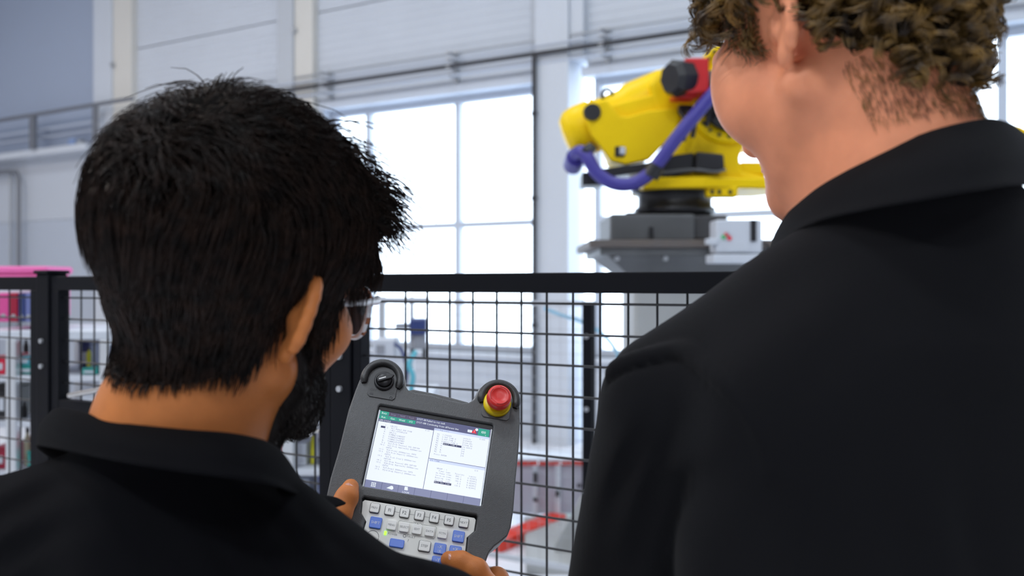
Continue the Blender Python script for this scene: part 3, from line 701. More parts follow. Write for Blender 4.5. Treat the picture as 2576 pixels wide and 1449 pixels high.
# guards round the mode switch and the stop button
def arc(cx_, cy_, rx, ry, a0, a1, z, n=22): return [(cx_ + rx * math.cos(t), cy_ + ry * math.sin(t), z) for t in np.linspace(math.radians(a0), math.radians(a1), n)]
MB().tube(arc(-.0722, .0845, .0215, .0225, 200, -20, .001), [.003] + [.0048] * 20 + [.003], 10).build('switch_guard', M_caseb, pen)
MB().tube(arc(.0705, .0855, .0215, .0215, 200, -20, .001), [.003] + [.0048] * 20 + [.003], 10).build('button_guard', M_caseb, pen)
def dome(cx_, cy0, cy1, w):                    # plate with an arched top
    p = [(cx_ - w / 2, cy0 + .003), (cx_ - w / 2 + .003, cy0), (cx_ + w / 2 - .003, cy0), (cx_ + w / 2, cy0 + .003)]
    r = w / 2; return p + [(cx_ + r * math.cos(t), cy1 - r + r * math.sin(t)) for t in np.linspace(0, math.pi, 14)]
swp = link('switch_plate', shape2d('switch_plate', [dome(-.0693, .0608, .101, .0335)], 0.0, .0012, .0003), mat('satin_black', (.07, .07, .072), .28), pen)
tx = MB(); write(tx, 'OFF', -.0835, .068, .0033, .00135); write(tx, 'ON', -.0603, .0672, .0036, .00135)
tx.box((-.081, .0645, .0014), (.004, .0022, .0001)); tx.tube(arc(-.0575, .0635, .0014, .0016, -60, 240, .0014, 10), .0003, 4)
tx.build('switch_lettering', M_ink, swp)
sw = Matrix.Translation((-.0695, .0825, .0012))
MB().lathe([(.0118, 0), (.0118, .003), (.0108, .0042), (.0092, .0042), (.009, .0022), (.007, .0022)], sw, 32).build('switch_ring', M_blk, pen)
kn = MB().lathe([(.0086, .002), (.0084, .0075), (.0078, .0085), (.003, .0085)], sw, 28).build('switch_knob', M_blk, pen)
hm = sw @ Matrix.Rotation(math.radians(28), 4, 'Z')
grip = MB(); grip.prism([(-.0085, -.0028), (.0085, -.0028), (.0125, 0), (.0085, .0028), (-.0085, .0028)], .008, .0125, hm); grip.build('grip', M_blk, kn, bevel=.0006)
mk = MB(); mk.prism([(-.0065, -.0007), (.002, -.0007), (.002, .0007), (-.0065, .0007)], .0125, .0127, hm); mk.build('pointer', mat('pointer_white', (.7, .7, .7), .5), kn)
link('button_plate', shape2d('button_plate', [dome(.069, .0602, .099, .034)], 0.0, .0012, .0003), mat('satin_black', (.07, .07, .072)), pen)
es = Matrix.Translation((.0688, .0795, .0012))
MB().lathe([(.0168, 0), (.0168, .0035), (.0155, .0055), (.011, .0055)], es, 36).build('yellow_collar', mat('collar_yellow', (.80, .60, .0), .35), pen)
btn = MB().lathe([(.0105, .005), (.0105, .011), (.0142, .0135), (.0148, .017), (.0145, .0225), (.0132, .0250), (.0095, .0258), (.009, .0252), (.003, .0252)], es, 36).build('stop_button', mat('stop_red', (.66, .03, .025), .38), pen)
mr_ = MB()
for a0 in (20, 140, 260): mr_.tube([(es @ Vector(p)) for p in arc(0, 0, .0112, .0112, a0, a0 + 75, .0257, 10)], .00035, 4)
mr_.build('turn_arrows', mat('stop_dark_red', (.35, .012, .012), .5), btn)

# screen
SZ = -.0040
M_lcd = mat('lcd_white', (.02, .02, .02), .25, emit=(.80, .86, 1.0), estr=0.80, spec=.2)
M_lbar = mat('lcd_slate', (.02, .02, .02), .25, emit=(.105, .112, .235), estr=.72, spec=.2)
M_lbar2 = mat('lcd_soft', (.02, .02, .02), .25, emit=(.215, .235, .40), estr=.72, spec=.2)
M_lgreen = mat('lcd_green', (.02, .02, .02), .25, emit=(.02, .37, .26), estr=.72, spec=.2)
M_lpurp = mat('lcd_plum', (.02, .02, .02), .25, emit=(.085, .07, .13), estr=.72, spec=.2)
M_lpale = mat('lcd_pale_blue', (.02, .02, .02), .25, emit=(.60, .68, .95), estr=.78, spec=.2)
M_linkd = mat('lcd_ink', (.01, .01, .012), .5, emit=(.06, .065, .125), estr=1, spec=.1)
M_linkw = mat('lcd_letter_white', (.02, .02, .02), .4, emit=(.85, .92, 1), estr=.75, spec=.1)
M_linkg = mat('lcd_letter_dim', (.02, .02, .02), .4, emit=(.18, .18, .26), estr=1, spec=.1)
M_lred = mat('lcd_red', (.02, .02, .02), .4, emit=(.75, .03, .06), estr=.8, spec=.1)
MB().span((-.069, -.048, -.0095), (.069, .0535, SZ - .0013)).build('screen_seat', M_blk, pen)
link('screen_frame', shape2d('screen_frame', [rrect(-.0005, .003, .1378, .1008, .002), rrect(0, .0005, .1325, .0955, .0005)], -.0072, -.0048, .0004), M_blk, pen)  # ring darkened to paint the shadow line of the screen recess
MB().span((.0664, -.047, -.0052), (.0678, .0475, -.0026)).build('frame_strip', mat('edge_light', (.45, .47, .5), .3, .5), pen)
MB().span((-.0684, -.047, -.0052), (-.0666, .0475, -.0026)).build('frame_strip', mat('edge_light', (.45, .47, .5)), pen)
scr = MB().span((-.0662, -.0473, SZ - .0012), (.0662, .0473, SZ)).build('screen', M_lcd, pen)
def rect(x0, y0, x1, y1, z, m, name, parent=scr, mb=None):
    return MB().add([(x0 / 1e3, y0 / 1e3, z), (x1 / 1e3, y0 / 1e3, z), (x1 / 1e3, y1 / 1e3, z), (x0 / 1e3, y1 / 1e3, z)], [(0, 1, 2, 3)]).build(name, m, parent)
z1, z2, z3 = SZ + .0001, SZ + .0002, SZ + .0003
rect(-66.2, 37.3, 66.2, 47.3, z1, M_lbar, 'status_bar')
rect(-66.2, 34.0, -0.4, 37.3, z1, M_lbar, 'title_bar')
rect(-0.4, 34.6, 66.2, 37.3, z1, M_lpale, 'pane_title'); rect(.6, -4.0, 66.2, -1.0, z1, M_lpale, 'pane_title')
rect(-66.2, -47.3, 66.2, -38.0, z1, M_lbar2, 'softkey_bar')
for q in (-47.2, -28.3, -9.6, 9.3, 28.2, 47.0): rect(q - .25, -47.3, q + .25, -38.0, z2, M_lbar, 'softkey_divider')
rect(-.75, -38.0, -.15, 37.3, z2, M_lbar, 'pane_divider'); rect(-.4, -1.0, 66.2, -.4, z2, M_lbar, 'pane_divider')
for k, (t_, m_) in enumerate((('Busy', M_lgreen), ('Stop', M_lpurp), ('Hold', M_lpurp), ('Fault', M_lpurp), ('Run', M_lgreen), ('Gun', M_lgreen), ('Weld', M_lgreen), ('I/O', M_lgreen))):
    cx_ = -61.3 + 10.9 * (k % 4); cy_ = 44.9 if k < 4 else 39.8
    c_ = rect(cx_ - 5.2, cy_ - 2.25, cx_ + 5.2, cy_ + 2.3, z2, m_, 'status_tile')
    w_ = MB(); write(w_, t_, cx_ / 1e3, cy_ / 1e3 - .0011, .0022, z3, 'C'); w_.build('status_word', M_linkg if 0 < k < 4 else M_linkw, scr)
w_ = MB(); write(w_, 'SYST-011 Failed to run task', -.0222, .0437, .00225, z3, squeeze=.93); write(w_, 'SYST-018 Continuing from different line', -.0222, .0396, .00225, z3, squeeze=.93)
write(w_, 'LIFE CYCLE', -.0655, .0346, .0019, z3); w_.build('message_text', M_linkw, scr)
rect(51.8, 37.4, 65.2, 46.4, z2, M_lgreen, 'speed_tile'); w_ = MB(); write(w_, '100', .0585, .0408, .0030, z3, 'C'); write(w_, '%', .0605, .0381, .0013, z3); w_.build('speed_text', M_linkw, scr)
MB().add([(.0435, .0392, z2), (.0500, .0392, z2), (.0475, .0447, z2)], [(0, 1, 2)]).build('warning_icon', M_lred, scr)
rect(39.2, 39.4, 44.5, 42.6, z2, M_linkw, 'tag_icon')
w_ = MB(); write(w_, '!', .0469, .0398, .0028, z3); w_.build('warning_mark', M_linkw, scr)
w_ = MB(); w_.add([(.0497 + .0017 * math.cos(t), .0442 + .0017 * math.sin(t), z3) for t in np.linspace(0, 2 * math.pi, 14, endpoint=False)], [tuple(range(14))]); w_.build('info_icon', M_linkw, scr)
w_ = MB(); write(w_, 'i', .0494, .0434, .0016, z3 + .0001); write(w_, 'TC', .0400, .0402, .0014, z3 + .0001); w_.build('info_mark', M_linkd, scr)
prog = [('1:', 'LBL[5]', 0), ('2:J', 'P[1:Home] 50% FINE', 1), ('3:', '//R[1:CYCLES]=0', 0), ('4:', 'LBL[1]', 0), ('5:', 'TIMER[1]=RESET', 0), ('6:', 'TIMER[2]=RESET', 0), ('7:', 'TIMER[1]=START', 0), ('8:', 'TIMER[2]=START', 0), ('9:J', 'P[2:Pick Pounce] 75% CNT100', 1), ('10:L', 'P[3:Pick Approach] 5000mm/sec', 1), (':', 'CNT50', 0), ('11:L', 'P[4:Pick] 2000mm/sec CNT5', 1), ('12:L', 'P[5:Pick Depart] 2000mm/sec', 1), (':', 'CNT25', 0), ('13:L', 'P[6:Pick Clear] 5000mm/sec', 1), (':', 'CNT100', 0), ('14:J', 'P[7:Drop Pounce] 85% CNT100', 1), ('15:L', 'P[8:Drop Approach] 5000mm/sec', 1), (':', 'CNT25', 0), ('16:L', 'P[9:Drop] 2000mm/sec CNT5', 1), ('17:L', 'P[10:Drop Depart] 2000mm/sec', 1)]
w_ = MB(); mo = .00138
for k, (n_, t_, s_) in enumerate(prog):
    y_ = .0296 - k * .00270
    col = n_.index(':')
    write(w_, n_, -.0577 - (col - 1) * mo + (0.0008 if n_ == ':' else 0), y_, .00155, z3, mono=mo); write(w_, t_, -.0513 + s_ * mo, y_, .00155, z3, mono=mo)
write(w_, '2/37', -.0105, .0318, .0015, z3, mono=mo); w_.build('program_text', M_linkd, scr)
rect(-62.2, 26.4, -57.0, 28.9, z2, M_linkd, 'line_cursor')
regs = [('1:CYCLES', '73171'), ('2:TOT TIME G', '374729'), ('3:TOT TIME S', '104.091'), ('4:DAILY TIME G', '7240.93'), ('5:', '2.03915'), ('6:', '0'), ('7:', '0'), ('8:', '0'), ('9:', '0')]
w_ = MB()
for k, (t_, q_) in enumerate(regs):
    y_ = .0298 - k * .0027; write(w_, 'R[', .0046, y_, .0015, z3, mono=mo); write(w_, t_, .0106, y_, .0015, z3, mono=mo); write(w_, ']=' + q_, .0352, y_, .0015, z3, mono=mo)
write(w_, 'Press ENTER', .0046, .0048, .0015, z3, mono=mo); write(w_, '5/200', .0545, .0325, .0015, z3, mono=mo); write(w_, 'DATA Registers', .0003, .0352, .0015, z3, mono=.00125)
for k, r_ in enumerate([('GROUP : 1', '', ''), ('  Timer type', 'Total(h)', ' Lap(m)'), ('On Power time:', ' 892.1', '0.0[OFF]'), ('Servo on time:', ' 144.4', '0.0[OFF]'), ('Running  time:', ' 102.2', '0.0[OFF]'), ('Waiting  time:', '   0.0', '0.0[OFF]'), ('', ' 133.2', '0.0[OFF]')]):
    y_ = -.0118 - k * .00275
    for t_, x_ in zip(r_, (.0107, .0325, .0478)): write(w_, t_, x_, y_, .0015, z3, mono=mo)
write(w_, '5/5', .0545, -.0068, .0015, z3, mono=mo); write(w_, 'SYS TIMER', .0015, -.0033, .0015, z3, mono=.00125); w_.build('register_text', M_linkd, scr)
rect(13.0, 18.4, 35.0, 21.0, z2, M_linkd, 'register_cursor'); rect(10.4, -28.8, 30.4, -26.2, z2, M_linkd, 'timer_cursor')
w_ = MB(); write(w_, 'DAILY TIME S', .0133, .0190, .0015, z3, mono=mo); write(w_, 'Mech Unt time:', .0107, -.0282, .0015, z3, mono=mo); w_.build('cursor_text', M_linkw, scr)
w_ = MB()
for i in range(3):
    for j in range(3): w_.box((-.0585 + i * .0019, -.0445 + j * .0019, z3), (.0013, .0013, .00005))
w_.add([(-.0415, -.0440, z3), (-.0365, -.0405, z3), (-.0345, -.0408, z3), (-.0335, -.0435, z3), (-.0350, -.0450, z3)], [(0, 1, 2, 3, 4)])
w_.box((-.0195, -.0408, z3), (.0036, .0040, .00005)); w_.tube(arc(-.0182, -.0418, .001, .001, 0, 350, z3, 10), .0002, 4); write(w_, 'LOOK', -.0188, -.0464, .0021, z3, 'C'); w_.build('softkey_icons', M_linkw, scr)

# keypad with its keys
MB().prism([p for p in pad_out], -.0115, -.0090).build('keypad_well', M_blk, pen)
pad_in = [(x - math.copysign(.0012, x), y - (.0034 if y > -.07 else .0008)) for x, y in pad_out]
pad = link('keypad', shape2d('keypad', [pad_in], -.009, -.0028, .0005), M_pad, pen)
KZ = -.0028
def key(x, y, w, h, m, txt, ink, size, border=False, two=None, hgt=.0028):
    k = link('key', shape2d('key', [rrect(0, 0, w / 1e3, h / 1e3, .0014, 3)], 0, hgt, .0006), m, pad); k.location = (x / 1e3, y / 1e3, KZ)
    if border: link('key_border', shape2d('key_border', [rrect(0, 0, w / 1e3 + .0011, h / 1e3 + .0011, .0018, 3), rrect(0, 0, w / 1e3 - .0001, h / 1e3 - .0001, .0013, 3)], 0, .0012, 0), M_ink, k)
    w_ = MB()
    if two:
        write(w_, txt, 0, .0002, size, hgt + .0001, 'C', squeeze=.95); write(w_, two, 0, -.0042, size * .75, hgt + .0001, 'C', squeeze=.8)
    else: write(w_, txt, 0, -size / 2, size, hgt + .0001, 'C', squeeze=.9)
    if w_.v: w_.build('key_legend', ink, k)
    return k
key(-49.6, -69.6, 10, 10.2, M_keyg, 'PREV', M_inkg, .0024, True)
for i in range(5): key(-32.7 + 16.83 * i, -69.5, 10, 10.2, M_keyg, 'F%d' % (i + 1), M_ink, .0037, True)
key(51.4, -69.5, 10, 10.2, M_keyg, 'NEXT', M_inkg, .0024, True)
key(-45.3, -85.7, 13.2, 12.4, M_keyb, 'SHIFT', M_inkw, .0030); key(47.8, -85.7, 13.2, 12.4, M_keyb, 'SHIFT', M_inkw, .0030)
for x_, t_ in ((-27.4, 'MENU'), (-13.2, 'SELECT'), (1.1, 'EDIT'), (15.4, 'DATA'), (29.8, 'FCTN')): key(x_, -85.4, 10.6, 10.8, M_keyg, t_, M_inkg, .0023)
key(12.5, -102.3, 12.4, 11, M_keyg, 'STEP', M_inkg, .0028, True)
for j, ax_ in enumerate('XYZ'):
    key(29.6, -102.3 - 14.6 * j, 13.4, 11.6, M_keyb, '-' + ax_, M_inkw, .0036, two='(J%d)' % (j + 1)); key(46.8, -102.3 - 14.6 * j, 13.4, 11.6, M_keyb, '+' + ax_, M_inkw, .0036, two='(J%d)' % (j + 1))
key(-18, -104.2, 16, 9, M_keyb, '', M_inkw, .003)
for j in range(3):
    for x_ in (-44, -24, 8): key(x_, -124 - 15 * j, 13, 10.5, M_keyg, '', M_inkg, .0025)
w_ = MB()
for i in range(4): w_.box(((-32.7 + 16.83 * (i + .5)) / 1e3, -.0695, KZ + .00005), (.0056, .0003, .0001))
fr_ = [(-.0045, -.0786), (-.0195, -.0786), (-.0208, -.0795), (-.0198, -.0910), (-.0188, -.0921), (.0210, -.0921), (.0222, -.0910), (.0222, -.0795), (.0212, -.0786), (.0072, -.0786)]
w_.tube([(x, y, KZ) for x, y in fr_], .00018, 4)
write(w_, 'TEACH', .0012, -.0797, .0024, KZ + .0001, 'C'); write(w_, 'POWER', -.0297, -.0958, .0021, KZ + .0001); write(w_, 'FAULT', -.0085, -.0953, .0022, KZ + .0001); write(w_, '?', -.0068, -.1004, .0032, KZ + .0001)
w_.tube(arc(-.0112, -.0943, .0016, .0016, 0, 355, KZ, 16), .0003, 4); w_.tube(arc(-.0456, -.1010, .0068, .0068, 0, 355, KZ, 30), .0003, 4)
w_.build('keypad_print', M_inkg, pad)
for q in (-93.6, -95.9): link('power_light', shape2d('power_light', [rrect(0, 0, .0026, .0020, .0006)], 0, .0008, .0002), mat('green_led', (.1, .6, .02), .4, emit=(.30, 1.0, .03), estr=1.6), pad, loc=(-.0326, q / 1e3, KZ))
# ------------------------------------------------------------------ organic surfaces from distance fields
class Field:
    def __init__(s, lo, hi, h):
        s.lo = np.array(lo, float); s.h = h; s.n = np.ceil((np.array(hi) - s.lo) / h).astype(int) + 1
        s.ax = [s.lo[i] + h * np.arange(s.n[i]) for i in range(3)]
        s.f = np.full(s.n, 0.5, np.float32)
    def sub(s, lo, hi):
        a = np.clip(np.floor((np.array(lo) - s.lo) / s.h).astype(int), 0, s.n); b = np.clip(np.ceil((np.array(hi) - s.lo) / s.h).astype(int) + 1, 0, s.n)
        if np.any(b - a < 2): return None
        return tuple(slice(a[i], b[i]) for i in range(3))
    def grid(s, sl):
        return np.stack(np.meshgrid(*[s.ax[i][sl[i]] for i in range(3)], indexing='ij'), -1)
    def apply(s, fn, lo, hi, k, op='u'):
        m = k + 5 * s.h + s.pad if hasattr(s, 'pad') else k + 5 * s.h
        sl = s.sub(np.array(lo) - m, np.array(hi) + m)
        if sl is None: return
        d = fn(s.grid(sl)).astype(np.float32); a = s.f[sl]
        if op == 'u':
            h = np.maximum(k - np.abs(a - d), 0) / max(k, 1e-6); s.f[sl] = np.minimum(a, d) - h * h * k * .25
        else:
            d = -d; h = np.maximum(k - np.abs(a - d), 0) / max(k, 1e-6); s.f[sl] = np.maximum(a, d) + h * h * k * .25
    def ell(s, c, r, R=None, k=.01, op='u'):
        c = np.array(c, float); r = np.array(r, float); R = np.eye(3) if R is None else np.array(R)
        def fn(P):
            q = (P - c) @ R; k0 = np.linalg.norm(q / r, axis=-1); k1 = np.linalg.norm(q / r ** 2, axis=-1) + 1e-9
            return np.where(k0 < .05, -r.min(), k0 * (k0 - 1) / k1)
        m = r.max(); s.apply(fn, c - m, c + m, k, op)
    def cone(s, a, b, r0, r1=None, k=.01, op='u'):
        a = np.array(a, float); b = np.array(b, float); r1 = r0 if r1 is None else r1; ab = b - a; L2 = ab @ ab
        def fn(P):
            t = np.clip((P - a) @ ab / L2, 0, 1); return np.linalg.norm(P - a - t[..., None] * ab, axis=-1) - (r0 + (r1 - r0) * t)
        m = max(r0, r1); s.apply(fn, np.minimum(a, b) - m, np.maximum(a, b) + m, k, op)
    def chain(s, pts, rs, k=.01):
        for a, b, r0, r1 in zip(pts[:-1], pts[1:], rs[:-1], rs[1:]): s.cone(a, b, r0, r1, k)
    def sample(s, P, f=None):
        f = s.f if f is None else f
        q = np.clip((P - s.lo) / s.h, 0, s.n - 1.001); i = q.astype(int); t = q - i; out = 0
        for dx in (0, 1):
            for dy in (0, 1):
                for dz in (0, 1):
                    w = (t[:, 0] if dx else 1 - t[:, 0]) * (t[:, 1] if dy else 1 - t[:, 1]) * (t[:, 2] if dz else 1 - t[:, 2])
                    out = out + w * f[i[:, 0] + dx, i[:, 1] + dy, i[:, 2] + dz]
        return out
    def grad(s, P):
        e = s.h; g = np.stack([s.sample(P + np.eye(3)[i] * e) - s.sample(P - np.eye(3)[i] * e) for i in range(3)], -1)
        return g / (np.linalg.norm(g, axis=1, keepdims=True) + 1e-9)
    def net(s, f=None):
        """surface nets -> vertices, quads"""
        f = s.f if f is None else f; n = np.array(f.shape); ins = f < 0
        c = [ins[dx:n[0] - 1 + dx, dy:n[1] - 1 + dy, dz:n[2] - 1 + dz] for dx in (0, 1) for dy in (0, 1) for dz in (0, 1)]
        tot = sum(x.astype(np.int8) for x in c); act = np.argwhere((tot > 0) & (tot < 8))
        idx = np.full(n - 1, -1, np.int64); idx[act[:, 0], act[:, 1], act[:, 2]] = np.arange(len(act))
        corner = [np.array((dx, dy, dz)) for dx in (0, 1) for dy in (0, 1) for dz in (0, 1)]
        val = [f[act[:, 0] + o[0], act[:, 1] + o[1], act[:, 2] + o[2]] for o in corner]
        acc = np.zeros((len(act), 3)); cnt = np.zeros(len(act))
        for i in range(8):
            for j in range(i + 1, 8):
                if np.abs(corner[i] - corner[j]).sum() != 1: continue
                m = (val[i] < 0) != (val[j] < 0); t = val[i][m] / (val[i][m] - val[j][m])
                acc[m] += corner[i] + t[:, None] * (corner[j] - corner[i]); cnt[m] += 1
        V = s.lo + s.h * (act + acc / cnt[:, None]); Q = []
        for ax in range(3):
            o1, o2 = [(1, 2), (2, 0), (0, 1)][ax]
            sa = [slice(None)] * 3; sb = [slice(None)] * 3; sa[ax] = slice(0, n[ax] - 1); sb[ax] = slice(1, n[ax])
            A_, B_ = ins[tuple(sa)], ins[tuple(sb)]; e = np.argwhere(A_ != B_)
            e = e[(e[:, o1] > 0) & (e[:, o2] > 0) & (e[:, o1] < n[o1] - 1) & (e[:, o2] < n[o2] - 1)]
            u = np.zeros(3, int); w = np.zeros(3, int); u[o1] = 1; w[o2] = 1
            q = np.stack([idx[tuple((e - d).T)] for d in (u + w, w, 0 * u, u)], 1)
            flip = ~A_[tuple(e.T)]; q[flip] = q[flip][:, ::-1]; Q.append(q)
        Q = np.vstack(Q); Q = Q[(Q >= 0).all(1)]
        return V, Q

def strands_mesh(P, r0, r1, sides=3):
    """P (n, steps, 3): thin tubes -> vertices, quads"""
    n, S, _ = P.shape; T = np.gradient(P, axis=1); T /= np.linalg.norm(T, axis=2, keepdims=True) + 1e-9
    ref = np.array((.3, .5, .81)); X = np.cross(T, ref); X /= np.linalg.norm(X, axis=2, keepdims=True) + 1e-9; Y = np.cross(T, X)
    r0 = np.broadcast_to(np.asarray(r0, float).reshape(-1, 1), (n, 1)); t = np.linspace(0, 1, S)[None]; R = (r0 * (1 - t ** 2) + r1 * t ** 2)[..., None]
    ring = [P + R * (X * math.cos(2 * math.pi * k / sides) + Y * math.sin(2 * math.pi * k / sides)) for k in range(sides)]
    V = np.stack(ring, 2).reshape(-1, 3); base = (np.arange(n)[:, None, None] * S + np.arange(S - 1)[None, :, None]) * sides
    k = np.arange(sides)[None, None, :]; k2 = (k + 1) % sides
    Q = np.stack([base + k, base + k2, base + sides + k2, base + sides + k], -1).reshape(-1, 4)
    return V, Q
def join_vq(parts):
    Vs, Qs, o = [], [], 0
    for V, Q in parts: Vs.append(V); Qs.append(Q + o); o += len(V)
    return np.vstack(Vs), np.vstack(Qs)
def rot3(yaw, pitch, roll=0.0):
    """head frame (right, face, up) -> viewer frame; yaw > 0 turns the face to the right, pitch > 0 bows it"""
    y, p, r = math.radians(yaw), math.radians(pitch), math.radians(roll)
    Rz = np.array(((math.cos(y), math.sin(y), 0), (-math.sin(y), math.cos(y), 0), (0, 0, 1)))
    Rx = np.array(((1, 0, 0), (0, math.cos(p), math.sin(p)), (0, -math.sin(p), math.cos(p))))
    Ry = np.array(((math.cos(r), 0, math.sin(r)), (0, 1, 0), (-math.sin(r), 0, math.cos(r))))
    return Rz @ Rx @ Ry

def head_field(C, R, s, neck, h=.0026, ear_out=.5, jaw=1.0, cheek=0, ear_lean=-.22, ear_x=.079, cran=((0, -.012, .032), (.0755, .097, .083))):
    """skull, face, ears and neck in the viewer frame"""
    C = np.array(C)
    W = lambda p: C + R @ (np.array(p, float) * s)
    F = Field(C - .21, C + np.array((.21, .21, .21)), h); F.pad = .05
    F.lo[2] = C[2] - .24; F = Field(np.minimum(F.lo, np.array(neck[-1][0]) - .11), C + .19, h); F.pad = .05
    E = lambda c, r, k=.02, op='u': F.ell(W(c), np.array(r) * s, R, k, op)
    E(*cran); E((0, .028, .038), (.066, .064, .062))
    E((0, .034, -.028), (.062, .060, .072)); E((0, .028, -.066), (.055 * jaw, .058, .045))
    for q in (-1, 1):
        F.cone(W((q * .058 * jaw, -.004, -.052)), W((q * .018, .078, -.100)), .017 * s, .016 * s, .02)
        E((q * .044, .062, -.022), (.026, .026, .026)); F.cone(W((q * .05, .080, .022)), W((q * .014, .092, .019)), .010 * s, .010 * s, .012)
    E((0, .082, -.098), (.023, .021, .020))
    F.cone(W((0, .092, .004)), W((0, .119, -.032)), .008 * s, .012 * s, .010); F.cone(W((-.014, .100, -.038)), W((.014, .100, -.038)), .009 * s, .009 * s, .008)
    for q in (-1, 1): E((q * .033, .108, .001), (.017, .018, .012), .010, 's'); E((q * .032, .083, 0), (.0125, .0125, .0125), .004)
    E((0, .094, -.068), (.024, .012, .006), .006); E((0, .093, -.078), (.021, .012, .006), .006)
    pts = [np.array(p) for p, _ in neck]; F.chain([W((0, -.022, -.045))] + pts, [.055 * s] + [r for _, r in neck], .025)
    if cheek: [(E((q * .050, .050, -.032), (cheek,) * 3, .03), E((q * .054, .055, -.002), (.023, .023, .023), .025)) for q in (-1, 1)]
    bare = F.f.copy()                          # the head without ears: hair grows on this
    for q in (-1, 1):
        u = np.array((0, ear_lean, 1.)); u /= np.linalg.norm(u); w = np.array((q * ear_out, -math.sqrt(1 - ear_out ** 2), 0)); w = w - u * (w @ u); w /= np.linalg.norm(w); nn = np.cross(u, w)
        Re = R @ np.stack([u, w, nn], 1); ec = np.array((q * ear_x, -.016, -.006))
        F.ell(W(ec + w * .006), np.array((.029, .017, .0048)) * s, Re, .006)
        rim = [ec + u * (.030 * math.cos(t)) + w * (.006 + .018 * math.sin(t)) for t in np.linspace(-.9, 2.5, 10)]
        F.chain([W(p) for p in rim], [.0042 * s] * 10, .004)
        F.ell(W(ec - u * .027 + w * .001), np.array((.009, .008, .005)) * s, Re, .006)
        F.cone(W(ec + np.array((-q * .012, .010, 0))), W(ec + w * .004), .012 * s, .008 * s, .008)
        F.ell(W(ec + nn * (-.006 if (R @ nn) @ (R @ np.array((q, .3, 0))) < 0 else .006) + w * .004), np.array((.014, .009, .004)) * s, Re, .004, 's')
    B = Field.__new__(Field); B.__dict__ = dict(F.__dict__); B.f = bare
    return F, W, B

def grow(F, roots, nrm, length, flow, lift, steps, rng, clump=.35, droop=0.0, wild=0.0, prof=None):
    """strands that leave the skin and lie along a flow, held at a height above it"""
    n = len(roots); P = np.zeros((n, steps, 3)); p = roots - nrm * .002; P[:, 0] = p
    lift = np.asarray(lift); jit = rng.normal(0, 1, (n, 3)) * wild
    for i in range(1, steps):
        t = i / (steps - 1); g = F.grad(p); d = flow(p) + jit + np.array((0, 0, -droop)) * t
        d = d - (d * g).sum(1, keepdims=True) * g * (1 - .15 * t); d /= np.linalg.norm(d, axis=1, keepdims=True) + 1e-9
        p = p + d * (length / (steps - 1))[:, None]
        g = F.grad(p); tgt = lift * (prof(t) if prof else (1 - (1 - min(t * 1.3, 1)) ** 2)); p = p + g * (tgt - F.sample(p))[:, None]
        P[:, i] = p
    return P
def pick_roots(F, V, Q, mask, n, rng):
    c = V[Q].mean(1); ok = np.where(mask(c))[0]; q = Q[rng.choice(ok, n)]
    w = rng.dirichlet((1, 1, 1, 1), n); p = (V[q] * w[..., None]).sum(1); return p, F.grad(p)
def noise3(p, sc, seed):
    r = np.random.default_rng(seed); out = np.zeros(p.shape)
    for k in range(4):
        d = r.normal(0, 1, (3, 3)) * sc * (1 + .6 * k); ph = r.uniform(0, 6.28, 3); out += np.sin(p @ d + ph) / (1 + .5 * k)
    return out
def hand_field(W, wrist, palm, fingers, thumb, h=.0021, r=1.0):
    """palm and five fingers given as joint chains in some frame W -> viewer frame"""
    allp = np.array([W(p) for ch in fingers + [thumb] for p in ch] + [W(p) for p in palm] + [W(p) for p in wrist]); F = Field(allp.min(0) - .035, allp.max(0) + .035, h)
    for i, ch in enumerate(fingers):
        rs = np.linspace(.0092, .0068, len(ch)) * (r if i < 3 else r * .88); F.chain([W(p) for p in ch], rs, .004)
    tr = [.0145, .0125, .0105, .0098, .0080][:len(thumb)] if len(thumb) == 5 else np.linspace(.0135, .0085, len(thumb)); F.chain([W(p) for p in thumb], np.array(tr) * r, .006)
    for a, b in zip(palm[:-1], palm[1:]): F.cone(W(a), W(b), .0145 * r, .0145 * r, .012)
    for ch in fingers: F.cone(W(ch[0]), W(palm[0]), .0105 * r, .015 * r, .010)
    F.cone(W(thumb[0]), W(palm[0]), .0145 * r, .016 * r, .012)
    F.chain([W(p) for p in wrist], [.026, .029, .034][:len(wrist)], .015)
    return F
# ------------------------------------------------------------------ the two people
def to_view(p): return np.array((RIGHT.dot(p), FWD.dot(p), p.z))
def Wp(p): return to_view(PM @ Vector(p))                 # controller frame (metres) -> viewer frame
RNG = np.random.default_rng(7)
M_skinA = mat('tan_skin', (0.54, 0.18, 0.05), 0.5, spec=.25, sss=.12, bump=.15, bscale=700, var=.06, vscale=60)
M_skinB = mat('fair_skin', (0.86, 0.325, 0.17), 0.5, spec=.3, sss=.15, bump=.15, bscale=700, var=.07, vscale=35)
M_hairA = mat('black_hair', (0.0045, 0.0030, 0.0026), 0.40, color2=(0.024, 0.012, 0.008), vscale=90, spec=.18)
M_hairB = mat('brown_curls', (0.030, 0.016, 0.006), 0.33, color2=(0.33, 0.185, 0.045), vscale=70, spec=.55)
M_shirt = mat('black_pique', (0.0045, 0.0045, 0.0056), 0.85, bump=.6, bscale=1100, sheen=.02, spec=.02)
M_trous = mat('dark_trousers', (0.03, 0.032, 0.045), 0.85, bump=.3, bscale=600)
M_shoe = mat('black_leather', (0.012, 0.012, 0.012), 0.4)
M_sole = mat('shoe_sole', (0.05, 0.05, 0.05), 0.8)

